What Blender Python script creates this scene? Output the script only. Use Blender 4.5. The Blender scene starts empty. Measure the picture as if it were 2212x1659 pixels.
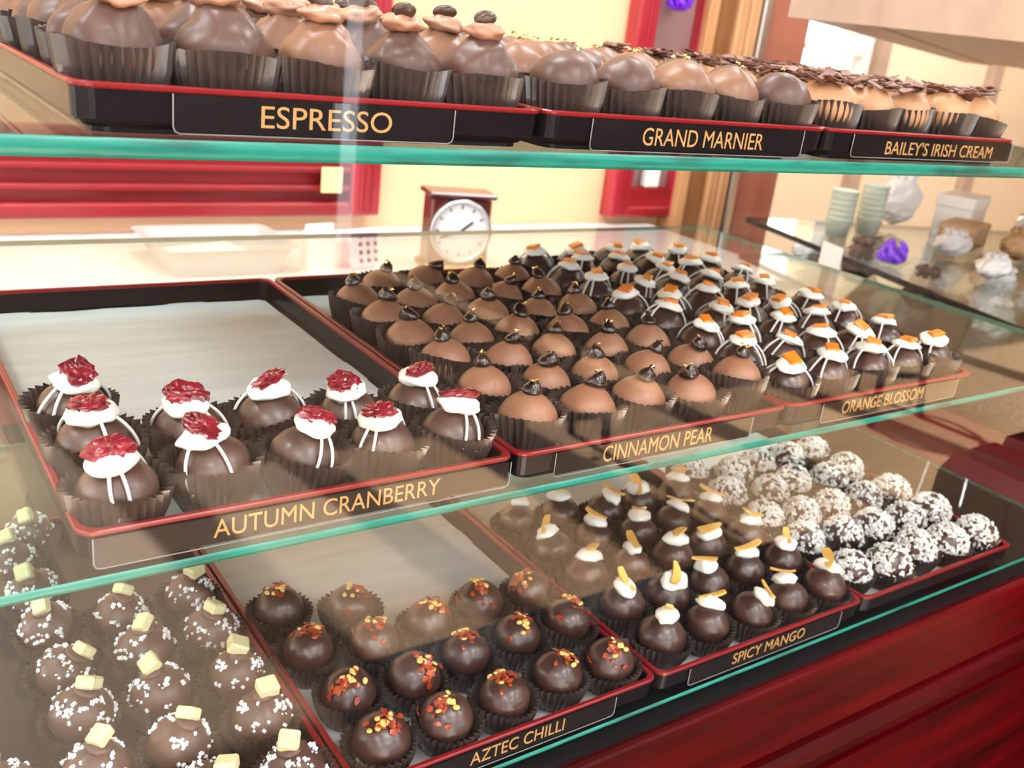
import bpy, math, random
from math import sin, cos, pi, sqrt, atan2, radians
from mathutils import Vector, Matrix, Euler, noise

# ---------------------------------------------------------------- frame, camera, light
S = 0.22            # one tray width in metres; layout below is written in tray widths
Z0 = 1.10           # height above the floor of the rim of the middle shelf's trays
scene = bpy.context.scene
COL = scene.collection


def P(x, y, z):
    return Vector((x * S, y * S, Z0 + z * S))


RIGHT = Vector((0.8216123866642533, -0.5582548243357371, 0.11534572894452895))
DOWN = Vector((-0.10728862527776006, -0.35016541882371415, -0.9305231487464551))
FWD = Vector((0.5598591224280246, 0.7521540603977914, -0.34759463813649044))
camd = bpy.data.cameras.new('camera')
camd.sensor_width = 36.0
camd.sensor_fit = 'HORIZONTAL'
camd.lens = 2092.87 / 2212 * 36.0
camd.clip_start = 0.01
camd.dof.use_dof = True
camd.dof.focus_distance = 0.50
camd.dof.aperture_fstop = 15.0
cam = bpy.data.objects.new('camera', camd)
COL.objects.link(cam)
M3 = Matrix((RIGHT, -DOWN, -FWD)).transposed()
cam.matrix_world = Matrix.Translation(P(-0.308346510645737, -1.698465265710606, 0.9761614255888201)) @ M3.to_4x4()
scene.camera = cam

vs = scene.view_settings
vs.view_transform = 'Standard'
vs.look = 'None'
vs.gamma = 1.0
vs.use_curve_mapping = False
vs.exposure = 0.16
scene.cycles.use_denoising = True
scene.cycles.transparent_max_bounces = 40
scene.cycles.max_bounces = 10
scene.cycles.glossy_bounces = 6
scene.cycles.sample_clamp_indirect = 6.0
scene.cycles.caustics_reflective = False
scene.cycles.caustics_refractive = False

world = bpy.data.worlds.new('daylight')
scene.world = world
world.use_nodes = True
bg = world.node_tree.nodes['Background']
bg.inputs['Color'].default_value = (0.90, 0.95, 1.0, 1)
bg.inputs['Strength'].default_value = 6.0

sund = bpy.data.lights.new('sun', 'SUN')
sund.energy = 64.0
sund.angle = radians(0.6)
sund.color = (1.0, 0.95, 0.86)
sun = bpy.data.objects.new('sun', sund)
COL.objects.link(sun)
sun.rotation_euler = Vector((0.12, 0.78, -0.62)).to_track_quat('-Z', 'Y').to_euler()


def area(name, loc, direction, sx, sy, power, color=(1, 1, 1), portal=False):
    d = bpy.data.lights.new(name, 'AREA')
    d.shape = 'RECTANGLE'
    d.size, d.size_y = sx, sy
    d.energy = power
    d.color = color
    o = bpy.data.objects.new(name, d)
    COL.objects.link(o)
    o.location = loc
    o.rotation_euler = Vector(direction).to_track_quat('-Z', 'Z').to_euler()
    if portal:
        d.cycles.is_portal = True
    return o


# shop windows: openings in the front wall and the left wall (metres)
WIN_Y = -4.5
WIN = [(-2.3, -1.25), (-1.15, 0.10), (0.28, 0.60), (0.74, 1.14), (1.48, 2.08), (2.22, 2.78), (2.92, 4.10), (4.25, 5.55)]
WIN_Z = (1.83, 2.78)
SILL = [0.55, 0.55] + [WIN_Z[0]] * 6      # the two left windows reach lower
for (a, b), zs in zip(WIN, SILL):
    area('window_light', ((a + b) / 2, WIN_Y + 0.06, (zs + WIN_Z[1]) / 2), (0, 1, 0), b - a, WIN_Z[1] - zs, 1, portal=True)
LWIN = (0.15, 1.45, 0.95, 2.45)      # y0 y1 z0 z1 in wall_left
area('window_light', (-2.34, (LWIN[0] + LWIN[1]) / 2, (LWIN[2] + LWIN[3]) / 2), (1, 0, 0), LWIN[1] - LWIN[0], LWIN[3] - LWIN[2], 1, portal=True)

# ---------------------------------------------------------------- object helpers


def link(o, parent=None):
    COL.objects.link(o)
    if parent is not None:
        o.parent = parent
    return o


def tag(o, label, cat, group=None, kind=None):
    o['label'] = label
    o['category'] = cat
    if group:
        o['group'] = group
    if kind:
        o['kind'] = kind
    return o


def empty(name, loc, label, cat, group=None, rz=0.0):
    o = bpy.data.objects.new(name, None)
    o.empty_display_size = 0.02
    COL.objects.link(o)
    o.location = loc
    o.rotation_euler = (0, 0, rz)
    return tag(o, label, cat, group)


class MB:
    """collects shapes (in the caller's units) and builds one mesh"""

    def __init__(self):
        self.v, self.f, self.m, self.s = [], [], [], []

    def add(self, vs_, fs, mi=0, smooth=False):
        n = len(self.v)
        self.v += [tuple(q) for q in vs_]
        for f in fs:
            self.f.append(tuple(i + n for i in f))
            self.m.append(mi)
            self.s.append(smooth)

    def box(self, a, b, mi=0, rot=None, at=None):
        (x0, y0, z0), (x1, y1, z1) = a, b
        q = [Vector(c) for c in ((x0, y0, z0), (x1, y0, z0), (x1, y1, z0), (x0, y1, z0), (x0, y0, z1), (x1, y0, z1), (x1, y1, z1), (x0, y1, z1))]
        if rot is not None:
            q = [rot @ c for c in q]
        if at is not None:
            q = [c + Vector(at) for c in q]
        self.add(q, [(3, 2, 1, 0), (4, 5, 6, 7), (0, 1, 5, 4), (1, 2, 6, 5), (2, 3, 7, 6), (3, 0, 4, 7)], mi)

    def bevel_box(self, a, b, r, mi=0, rot=None, at=None):
        (x0, y0, z0), (x1, y1, z1) = a, b
        c = Vector(((x0 + x1) / 2, (y0 + y1) / 2, (z0 + z1) / 2))
        h = Vector(((x1 - x0) / 2, (y1 - y0) / 2, (z1 - z0) / 2))
        q, idx = [], {}
        for sx in (-1, 1):
            for sy in (-1, 1):
                for sz in (-1, 1):
                    s = (sx, sy, sz)
                    for k in range(3):
                        w = [h[i] - r for i in range(3)]
                        w[k] = h[k]
                        idx[(s, k)] = len(q)
                        q.append(c + Vector((sx * w[0], sy * w[1], sz * w[2])))
        fs = []
        for k in range(3):
            i, j = [t for t in range(3) if t != k]
            for sk in (-1, 1):
                ring = []
                for (si, sj) in ((-1, -1), (1, -1), (1, 1), (-1, 1)):
                    s = [0, 0, 0]
                    s[k], s[i], s[j] = sk, si, sj
                    ring.append(idx[(tuple(s), k)])
                fs.append(tuple(ring))
            for si in (-1, 1):
                for sj in (-1, 1):
                    s1, s2 = [0, 0, 0], [0, 0, 0]
                    s1[i], s1[j], s1[k] = si, sj, -1
                    s2[i], s2[j], s2[k] = si, sj, 1
                    fs.append((idx[(tuple(s1), i)], idx[(tuple(s2), i)], idx[(tuple(s2), j)], idx[(tuple(s1), j)]))
        for sx in (-1, 1):
            for sy in (-1, 1):
                for sz in (-1, 1):
                    fs.append(tuple(idx[((sx, sy, sz), k)] for k in range(3)))
        if rot is not None:
            q = [rot @ t for t in q]
        if at is not None:
            q = [t + Vector(at) for t in q]
        self.add(q, fs, mi)

    def grid(self, rows, mi=0, smooth=True, wrap=True, cap0=False, cap1=False):
        n = len(rows[0])
        q = [p for r in rows for p in r]
        fs = []
        for i in range(len(rows) - 1):
            for j in range(n if wrap else n - 1):
                k = (j + 1) % n
                fs.append((i * n + j, i * n + k, (i + 1) * n + k, (i + 1) * n + j))
        if cap0:
            fs.append(tuple(range(n))[::-1])
        if cap1:
            fs.append(tuple((len(rows) - 1) * n + j for j in range(n)))
        self.add(q, fs, mi, smooth)

    def lathe(self, prof, n=32, mi=0, at=(0, 0, 0), smooth=True, cap0=False, cap1=False):
        rows = [[(at[0] + r * cos(2 * pi * j / n), at[1] + r * sin(2 * pi * j / n), at[2] + z) for j in range(n)] for r, z in prof]
        self.grid(rows, mi, smooth, True, cap0, cap1)

    def tube(self, pts, r, n=8, mi=0, cap=True, closed=False):
        pts = [Vector(p) for p in pts]
        rows = []
        up = None
        N = len(pts)
        for i, p in enumerate(pts):
            a = pts[(i - 1) % N] if (closed or i > 0) else p
            b = pts[(i + 1) % N] if (closed or i < N - 1) else p
            t = (b - a).normalized()
            if up is None:
                up = t.orthogonal().normalized()
            up = (up - t * up.dot(t)).normalized()
            w = t.cross(up)
            rr = r(i / (N - 1)) if callable(r) else r
            rows.append([p + up * rr * cos(2 * pi * j / n) + w * rr * sin(2 * pi * j / n) for j in range(n)])
        if closed:
            rows.append(rows[0])
        self.grid(rows, mi, True, True, cap and not closed, cap and not closed)

    def ball(self, c, r, nu=16, nv=10, mi=0, fn=None, rot=None, smooth=True):
        c = Vector(c)
        rv = Vector((r, r, r)) if not hasattr(r, '__len__') else Vector(r)
        q = []

        def pt(d):
            k = fn(d) if fn else 1.0
            w = Vector((d.x * rv.x, d.y * rv.y, d.z * rv.z)) * k
            if rot is not None:
                w = rot @ w
            return c + w
        q.append(pt(Vector((0, 0, -1))))
        for i in range(1, nv):
            t = pi * i / nv
            for j in range(nu):
                q.append(pt(Vector((sin(t) * cos(2 * pi * j / nu), sin(t) * sin(2 * pi * j / nu), -cos(t)))))
        q.append(pt(Vector((0, 0, 1))))
        fs = [(0, 1 + (j + 1) % nu, 1 + j) for j in range(nu)]
        for i in range(nv - 2):
            for j in range(nu):
                k = (j + 1) % nu
                fs.append((1 + i * nu + j, 1 + i * nu + k, 1 + (i + 1) * nu + k, 1 + (i + 1) * nu + j))
        b = 1 + (nv - 2) * nu
        fs += [(b + j, b + (j + 1) % nu, len(q) - 1) for j in range(nu)]
        self.add(q, fs, mi, smooth)

    def mesh(self, name, mats, scale=S):
        me = bpy.data.meshes.new(name)
        me.from_pydata([(a * scale, b * scale, c * scale) for a, b, c in self.v], [], self.f)
        for m in (mats if isinstance(mats, (list, tuple)) else [mats]):
            me.materials.append(m)
        me.polygons.foreach_set('material_index', self.m)
        me.polygons.foreach_set('use_smooth', self.s)
        me.update()
        return me

    def obj(self, name, mats, parent=None, loc=(0, 0, 0), scale=S):
        """shapes given in local tray-width units around the parent's origin"""
        o = bpy.data.objects.new(name, self.mesh(name, mats, scale))
        link(o, parent)
        o.location = loc
        return o

    def world_obj(self, name, mats, origin, parent=None):
        """shapes given in layout coordinates; the object's origin is ORIGIN (layout)"""
        ox, oy, oz = origin
        self.v = [(a - ox, b - oy, c - oz) for a, b, c in self.v]
        o = bpy.data.objects.new(name, self.mesh(name, mats))
        link(o, parent)
        if parent is None:
            o.location = P(*origin)
        else:
            o.location = P(*origin) - parent.location
        return o


# ---------------------------------------------------------------- materials


def new_mat(name):
    m = bpy.data.materials.new(name)
    m.use_nodes = True
    nt = m.node_tree
    return m, nt, nt.nodes['Principled BSDF']


def mat(name, col, rough=0.5, metal=0.0, spec=0.5, coat=0.0, col2=None, scale=(20, 20, 20), bump=0.0, bscale=40.0, detail=3.0, emit=None, sss=0.0, lo=0.35, hi=0.65):
    m, nt, b = new_mat(name)
    b.inputs['Base Color'].default_value = (*col, 1)
    b.inputs['Roughness'].default_value = rough
    b.inputs['Metallic'].default_value = metal
    b.inputs['Specular IOR Level'].default_value = spec
    b.inputs['Coat Weight'].default_value = coat
    b.inputs['Coat Roughness'].default_value = 0.12
    if sss:
        b.inputs['Subsurface Weight'].default_value = sss
        b.inputs['Subsurface Radius'].default_value = (0.004, 0.003, 0.002)
    tc = nt.nodes.new('ShaderNodeTexCoord')
    if col2 is not None:
        mp = nt.nodes.new('ShaderNodeMapping')
        mp.inputs['Scale'].default_value = scale
        nt.links.new(tc.outputs['Object'], mp.inputs['Vector'])
        nz = nt.nodes.new('ShaderNodeTexNoise')
        nz.inputs['Scale'].default_value = 1.0
        nz.inputs['Detail'].default_value = detail
        nt.links.new(mp.outputs['Vector'], nz.inputs['Vector'])
        rp = nt.nodes.new('ShaderNodeValToRGB')
        rp.color_ramp.elements[0].position = lo
        rp.color_ramp.elements[1].position = hi
        rp.color_ramp.elements[0].color = (*col, 1)
        rp.color_ramp.elements[1].color = (*col2, 1)
        nt.links.new(nz.outputs['Fac'], rp.inputs['Fac'])
        nt.links.new(rp.outputs['Color'], b.inputs['Base Color'])
    if bump:
        n2 = nt.nodes.new('ShaderNodeTexNoise')
        n2.inputs['Scale'].default_value = bscale
        n2.inputs['Detail'].default_value = 3.0
        nt.links.new(tc.outputs['Object'], n2.inputs['Vector'])
        bp = nt.nodes.new('ShaderNodeBump')
        bp.inputs['Strength'].default_value = bump
        bp.inputs['Distance'].default_value = 0.002
        nt.links.new(n2.outputs['Fac'], bp.inputs['Height'])
        nt.links.new(bp.outputs['Normal'], b.inputs['Normal'])
    if emit:
        b.inputs['Emission Color'].default_value = (*emit[0], 1)
        b.inputs['Emission Strength'].default_value = emit[1]
    return m


def glass_mat(name, tint, f0=0.04, rough=0.0):
    """thin clear sheet: lets light straight through, mirrors more at a slant (Schlick)"""
    m, nt, b = new_mat(name)
    nt.nodes.remove(b)
    N = nt.nodes.new
    out = nt.nodes['Material Output']
    tr = N('ShaderNodeBsdfTransparent')
    tr.inputs['Color'].default_value = (*tint, 1)
    gl = N('ShaderNodeBsdfGlossy')
    gl.inputs['Roughness'].default_value = rough
    geo = N('ShaderNodeNewGeometry')
    dot = N('ShaderNodeVectorMath')
    dot.operation = 'DOT_PRODUCT'
    nt.links.new(geo.outputs['Normal'], dot.inputs[0])
    nt.links.new(geo.outputs['Incoming'], dot.inputs[1])

    def mth(op, a, bb):
        k = N('ShaderNodeMath')
        k.operation = op
        for i, t in enumerate((a, bb)):
            if t is None:
                continue
            if isinstance(t, (int, float)):
                k.inputs[i].default_value = t
            else:
                nt.links.new(t, k.inputs[i])
        return k.outputs[0]
    c = mth('ABSOLUTE', dot.outputs['Value'], None)
    w = mth('POWER', mth('SUBTRACT', 1.0, c), 5.0)
    fac = mth('ADD', mth('MULTIPLY', w, 1.0 - f0), f0)
    mx = N('ShaderNodeMixShader')
    nt.links.new(fac, mx.inputs[0])
    nt.links.new(tr.outputs[0], mx.inputs[1])
    nt.links.new(gl.outputs[0], mx.inputs[2])
    nt.links.new(mx.outputs[0], out.inputs['Surface'])
    return m


def wood_mat(name, col, col2, scale, rough=0.35, coat=0.0, spec=0.5):
    return mat(name, col, rough, spec=spec, coat=coat, col2=col2, scale=scale, detail=6.0, lo=0.3, hi=0.7)


M = {
    'dark': mat('dark_chocolate', (0.042, 0.016, 0.012), 0.36, spec=0.7, coat=0.15, col2=(0.068, 0.029, 0.022), scale=(60, 60, 60), bump=0.25, bscale=90),
    'dark_matte': mat('dark_chocolate_bloom', (0.062, 0.028, 0.021), 0.40, spec=0.7, coat=0.12, col2=(0.10, 0.050, 0.040), scale=(45, 45, 45), bump=0.2, bscale=60),
    'milk': mat('milk_chocolate', (0.30, 0.137, 0.078), 0.45, coat=0.10, col2=(0.34, 0.160, 0.092), scale=(50, 50, 50), bump=0.12, bscale=70),
    'brown': mat('brown_chocolate', (0.058, 0.026, 0.020), 0.42, coat=0.06, col2=(0.098, 0.046, 0.034), scale=(30, 30, 30), bump=0.2, bscale=60),
    'tan': mat('tan_chocolate', (0.22, 0.108, 0.058), 0.42, coat=0.06, col2=(0.15, 0.068, 0.042), scale=(25, 25, 25), bump=0.2, bscale=60),
    'pale': mat('pale_milk_chocolate', (0.42, 0.22, 0.11), 0.45, col2=(0.50, 0.27, 0.14), scale=(50, 50, 50), bump=0.12, bscale=70),
    'icing_milk': mat('milk_chocolate_icing', (0.42, 0.22, 0.145), 0.35, coat=0.1),
    'swirl': mat('dark_icing', (0.020, 0.008, 0.007), 0.22, coat=0.5, bump=0.1),
    'white': mat('white_icing', (0.93, 0.92, 0.86), 0.35),
    'stripe': mat('white_stripe', (0.72, 0.70, 0.70), 0.4),
    'cranberry': mat('dried_cranberry', (0.30, 0.009, 0.030), 0.25, coat=0.5, col2=(0.13, 0.004, 0.012), scale=(110, 110, 110), bump=0.5, bscale=180),
    'cranberry_dark': mat('dark_cranberry', (0.10, 0.004, 0.014), 0.22, coat=0.5, col2=(0.28, 0.010, 0.030), scale=(90, 90, 90), bump=0.5, bscale=180),
    'far_wall': mat('pale_cream_paint', (0.92, 0.74, 0.52), 0.7),
    'lip': mat('clear_lip', (0.22, 0.22, 0.23), 0.25),
    'peel': mat('candied_orange', (0.80, 0.22, 0.015), 0.3, coat=0.3, col2=(0.85, 0.36, 0.03), scale=(60, 60, 60)),
    'mango': mat('dried_mango', (0.80, 0.44, 0.08), 0.45, col2=(0.86, 0.56, 0.20), scale=(50, 50, 50)),
    'bean': mat('coffee_bean', (0.040, 0.018, 0.012), 0.35, col2=(0.07, 0.035, 0.02), scale=(80, 80, 80)),
    'gold': mat('gold_flake', (0.95, 0.72, 0.30), 0.22, metal=1.0),
    'shaving': mat('chocolate_shaving', (0.10, 0.040, 0.026), 0.5, col2=(0.20, 0.085, 0.05), scale=(90, 90, 90)),
    'chilli': mat('chilli_flake', (0.24, 0.016, 0.006), 0.4, col2=(0.44, 0.075, 0.016), scale=(160, 160, 160), coat=0.2),
    'seed': mat('chilli_seed', (0.82, 0.55, 0.16), 0.4),
    'coconut': mat('coconut_flake', (0.86, 0.85, 0.82), 0.6, col2=(0.68, 0.67, 0.67), scale=(120, 120, 120)),
    'sugar': mat('sugar_crystal', (0.85, 0.88, 0.95), 0.15, coat=0.5),
    'lime': mat('candied_lime', (0.74, 0.71, 0.44), 0.5, col2=(0.66, 0.63, 0.32), scale=(160, 160, 160), bump=0.4, bscale=250),
    'cup': mat('paper_cup', (0.050, 0.035, 0.031), 0.27, spec=1.0, coat=0.12, col2=(0.066, 0.047, 0.042), scale=(40, 40, 40)),
    'tray': mat('black_lacquer', (0.006, 0.005, 0.008), 0.22, spec=0.2),
    'rim': mat('red_lacquer', (0.20, 0.006, 0.010), 0.28, spec=0.4),
    'parchment': mat('parchment', (0.54, 0.56, 0.575), 0.7, col2=(0.62, 0.635, 0.645), scale=(8, 60, 8), bump=0.15, bscale=30),
    'card': mat('sign_card', (0.005, 0.004, 0.006), 0.35, spec=0.15),
    'gold_ink': mat('gold_lettering', (0.52, 0.30, 0.11), 0.45),
    'edge': mat('glass_edge', (0.003, 0.22, 0.175), 0.3, col2=(0.004, 0.10, 0.085), scale=(14, 90, 90), lo=0.50, hi=0.68),
    'mahogany': wood_mat('mahogany', (0.085, 0.0003, 0.0018), (0.016, 0.0002, 0.0008), (3, 40, 40), 0.34, 0.0, 0.10),
    'mahogany_y': wood_mat('mahogany_lengthwise', (0.12, 0.005, 0.008), (0.035, 0.003, 0.004), (40, 3, 40), 0.40, 0.0, 0.2),
    'red_wood': wood_mat('red_stained_wood', (0.40, 0.008, 0.020), (0.24, 0.004, 0.010), (2, 20, 24), 0.4, 0.2),
    'red_wood_v': wood_mat('red_stained_stile', (0.46, 0.030, 0.050), (0.30, 0.010, 0.022), (24, 20, 2), 0.35, 0.3),
    'oak': wood_mat('oak', (0.64, 0.35, 0.17), (0.48, 0.23, 0.09), (30, 30, 3), 0.4, 0.2),
    'walnut': wood_mat('brown_wood', (0.30, 0.125, 0.045), (0.18, 0.065, 0.02), (26, 26, 3), 0.4, 0.2),
    'cherry': wood_mat('cherry_wood', (0.42, 0.14, 0.09), (0.30, 0.08, 0.05), (20, 20, 3), 0.4, 0.1),
    'tan_wood': wood_mat('tan_planks', (0.50, 0.36, 0.28), (0.40, 0.27, 0.21), (3, 26, 10), 0.45),
    'cream': mat('cream_paint', (0.90, 0.61, 0.36), 0.7, col2=(0.91, 0.63, 0.38), scale=(4, 4, 4)),
    'shop_front': wood_mat('dark_shop_front', (0.10, 0.075, 0.075), (0.07, 0.05, 0.05), (4, 4, 20), 0.6),
    'white_paint': mat('white_paint', (0.82, 0.80, 0.76), 0.6),
    'floor': wood_mat('tan_floorboards', (0.31, 0.195, 0.105), (0.27, 0.165, 0.085), (2.5, 14, 3), 0.5),
    'laminate': mat('white_laminate', (0.86, 0.86, 0.85), 0.35, col2=(0.82, 0.82, 0.82), scale=(10, 10, 10)),
    'black': mat('black_finish', (0.008, 0.008, 0.009), 0.5, spec=0.1),
    'mauve': mat('mauve_panel', (0.30, 0.17, 0.17), 0.6),
    'steel': mat('brushed_steel', (0.62, 0.62, 0.64), 0.3, metal=1.0),
    'dial': mat('clock_dial', (0.80, 0.82, 0.84), 0.25, coat=0.5),
    'brass': mat('brass', (0.60, 0.42, 0.14), 0.3, metal=1.0),
    'clock_wood': wood_mat('polished_red_wood', (0.13, 0.014, 0.009), (0.05, 0.007, 0.005), (60, 60, 8), 0.25, 0.5),
    'mat': mat('added_mat_dark', (0.012, 0.010, 0.010), 0.6),
    'paper': mat('white_paper', (0.88, 0.88, 0.86), 0.6),
    'sticky': mat('yellow_paper', (0.85, 0.80, 0.36), 0.6),
    'purple': mat('purple_ribbon', (0.20, 0.01, 0.85), 0.3, coat=0.3),
    'tub': mat('grey_plastic', (0.50, 0.50, 0.50), 0.3),
    'kraft': mat('kraft_paper', (0.42, 0.24, 0.11), 0.6, col2=(0.5, 0.3, 0.15), scale=(30, 30, 30)),
    'mint': mat('pale_green_paper', (0.68, 0.78, 0.66), 0.5),
    'cello': mat('cellophane', (0.72, 0.72, 0.74), 0.15, coat=0.5),
    'lamp': mat('fill_lamp_diffuser', (0.9, 0.9, 0.9), 0.5, emit=((0.96, 0.98, 1.0), 21.0)),
}
M['pane'] = glass_mat('clear_pane', (0.965, 0.975, 0.97))
M['shelf'] = glass_mat('green_glass', (0.90, 0.965, 0.94))
M['acrylic'] = glass_mat('clear_acrylic', (0.97, 0.97, 0.97), 0.045)

ORD = ['front', 'second', 'third', 'fourth', 'fifth', 'sixth', 'seventh', 'eighth', 'ninth']
NTH = ['first', 'second', 'third', 'fourth', 'fifth', 'sixth']

# ---------------------------------------------------------------- the room (metres)


def structure(name, bm, m, loc=(0, 0, 0)):
    o = bm.obj(name, m, None, loc, 1.0)
    o['kind'] = 'structure'
    return o


X0, X1, Y0, Y1 = -2.4, 8.0, -4.6, 1.63
ZC = 2.9
b = MB(); b.box((X0, Y0, -0.06), (X1, 6.0, 0.0)); structure('floor', b, M['floor'])
b = MB(); b.box((X0, Y0, ZC), (X1, 6.0, ZC + 0.08)); structure('ceiling', b, M['white_paint'])
b = MB()
XD = 2.31           # right end of the back wall, where the doorway starts
b.box((X0, Y1, 0), (XD, Y1 + 0.1, ZC))
structure('wall_back', b, M['cream'])
# front wall with its row of windows and one narrow slot below them
SL = (2.20, 2.34)
b = MB()
b.box((X0, Y0, 0), (0.10, WIN_Y, SILL[0])); b.box((0.10, Y0, 0), (SL[0], WIN_Y, WIN_Z[0])); b.box((SL[1], Y0, 0), (X1, WIN_Y, WIN_Z[0])); b.box((SL[0], Y0, 0), (SL[1], WIN_Y, 0.05))
b.box((X0, Y0, WIN_Z[1]), (X1, WIN_Y, ZC))
xs = [X0] + [v for w in WIN for v in w] + [X1]
for i in range(0, len(xs), 2):
    b.box((xs[i], Y0, SILL[0] if i < 4 else WIN_Z[0]), (xs[i + 1], WIN_Y, WIN_Z[1]))
structure('wall_front', b, M['shop_front'])
b = MB()
b.box((X0 - 0.1, Y0, 0), (X0, LWIN[0], ZC)); b.box((X0 - 0.1, LWIN[1], 0), (X0, 6.0, ZC))
b.box((X0 - 0.1, LWIN[0], 0), (X0, LWIN[1], LWIN[2])); b.box((X0 - 0.1, LWIN[0], LWIN[3]), (X0, LWIN[1], ZC))
structure('wall_left', b, M['white_paint'])
b = MB(); b.box((X1, Y0, 0), (X1 + 0.1, 6.0, ZC)); structure('wall_right', b, M['cream'])
b = MB()
FY = 3.2            # far room behind the doorway
b.box((XD, FY, 0), (3.98, FY + 0.1, ZC)); b.box((4.76, FY, 0), (X1, FY + 0.1, ZC))
b.box((3.98, FY, 0), (4.76, FY + 0.1, 0.95)); b.box((3.98, FY, 1.95), (4.76, FY + 0.1, ZC))
b.box((X0, 5.9, 0), (XD, 6.0, ZC)); b.box((XD - 0.1, Y1 + 0.1, 0), (XD, FY, ZC))
structure('wall_far', b, M['far_wall'])
b = MB()
for (a, c) in ((3.98, 4.02), (4.70, 4.76)):
    b.box((a, FY - 0.02, 0.95), (c, FY + 0.06, 1.95))
b.box((4.02, FY - 0.02, 0.95), (4.70, FY + 0.06, 0.99)); b.box((4.02, FY - 0.02, 1.91), (4.70, FY + 0.06, 1.95)); b.box((4.02, FY - 0.01, 1.36), (4.70, FY + 0.05, 1.39))
structure('window_1', b, M['white_paint'])
b = MB(); b.box((4.78, FY - 0.06, 0), (4.87, FY - 0.001, ZC)); structure('trim_1', b, M['tan_wood'])
b = MB(); b.box((5.95, FY - 0.06, 0), (6.05, FY - 0.001, ZC)); structure('trim_2', b, M['tan_wood'])

b = MB(); b.bevel_box((0.66, -1.20, 0.0), (6.5, -0.25, 0.014), 0.004); tag(structure('added_floor_mat', b, M['mat']), 'long dark mat added to darken the floor before the display case', 'mat')['kind'] = 'thing'  # added mat, keeps the floor mirrored low in the front glass dark

# unseen ceiling lamps added as fill, to brighten case, counter and far room
FILL_LAMPS = [(-1.2, 0.75), (0.2, 0.75), (1.6, 0.75), (3.4, 0.4), (4.4, 2.4), (5.2, 1.4), (-1.0, -1.2), (0.5, -1.2), (2.0, -1.2), (-1.0, -2.4), (0.5, -2.4), (2.0, -2.4), (5.4, 2.5), (3.2, 2.4)]
wh = ['above the left end of the counter', 'above the display case', 'above the right end of the counter', 'above the neighbouring glass case', 'in the far room', 'near the right wall', 'over the customers at the left', 'over the customers before the espresso tray', 'over the customers at the right', 'near the shop window at the left', 'near the middle of the shop window', 'near the shop window at the right', 'by the far right corner', 'just beyond the doorway']
for (x, y), w in zip(FILL_LAMPS, wh):
    t = empty('added_fill_light', (x, y, ZC - 0.05), 'added square ceiling fill light ' + w, 'ceiling light', 'added ceiling fill lights')
    q = MB(); q.box((-0.32, -0.32, 0), (0.32, -0.29, 0.05)); q.box((-0.32, 0.29, 0), (0.32, 0.32, 0.05)); q.box((-0.32, -0.29, 0), (-0.29, 0.29, 0.05)); q.box((0.29, -0.29, 0), (0.32, 0.29, 0.05))
    q.obj('light_frame', M['white_paint'], t, scale=1.0)
    q = MB(); q.box((-0.29, -0.29, 0.01), (0.29, 0.29, 0.03)); q.obj('diffuser', M['lamp'], t, scale=1.0)

# ---------------------------------------------------------------- the display case
case = empty('display_case', P(1.5, 1.2, -5.0), 'glass fronted chocolate display case on a red wooden base', 'display case')
GY = -0.12
b = MB(); b.add([(-2.2, GY, -0.955), (4.30, GY, -0.955), (4.30, GY, 1.75), (-2.2, GY, 1.75)], [(0, 1, 2, 3)])
o = b.world_obj('front_pane', M['pane'], (1, GY, 0.3), case); o['label'] = 'clear front glass'
b = MB(); b.add([(4.29, GY, -0.955), (4.29, 2.72, -0.955), (4.29, 2.72, 1.75), (4.29, GY, 1.75)], [(0, 1, 2, 3)])
o = b.world_obj('end_pane', M['pane'], (4.29, 1.3, 0.3), case); o['label'] = 'clear end glass'
# base: a moulded front running along the case
prof = [(2.7, -0.955), (-0.105, -0.955), (-0.118, -0.951), (-0.130, -0.955), (-0.136, -0.963), (-0.150, -1.20), (-0.152, -1.235), (-0.125, -1.238), (-0.125, -1.258),
        (-0.160, -1.266), (-0.180, -1.285), (-0.192, -1.315), (-0.192, -1.345), (-0.182, -1.372), (-0.150, -1.388), (-0.150, -1.41), (-0.176, -1.413), (-0.176, -1.418),
        (-0.160, -1.425), (-0.160, -4.6), (-0.10, -4.6), (-0.10, -5.0), (2.7, -5.0)]
b = MB()
xa, xb = -2.2, 4.30
va = [(xa, y, z) for y, z in prof]; vb = [(xb, y, z) for y, z in prof]
n = len(prof)
b.add(va + vb, [(i, (i + 1) % n, n + (i + 1) % n, n + i) for i in range(n)] + [tuple(range(n))[::-1], tuple(range(n, 2 * n))])
b.world_obj('wooden_base', M['mahogany'], (1, 1.2, -2.5), case)
b = MB(); b.box((-2.2, GY + 0.02, -0.955), (4.28, 2.7, -0.935)); b.world_obj('deck', M['black'], (1, 1.2, -0.95), case)

# glass shelves: clear faces and green edges


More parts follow.
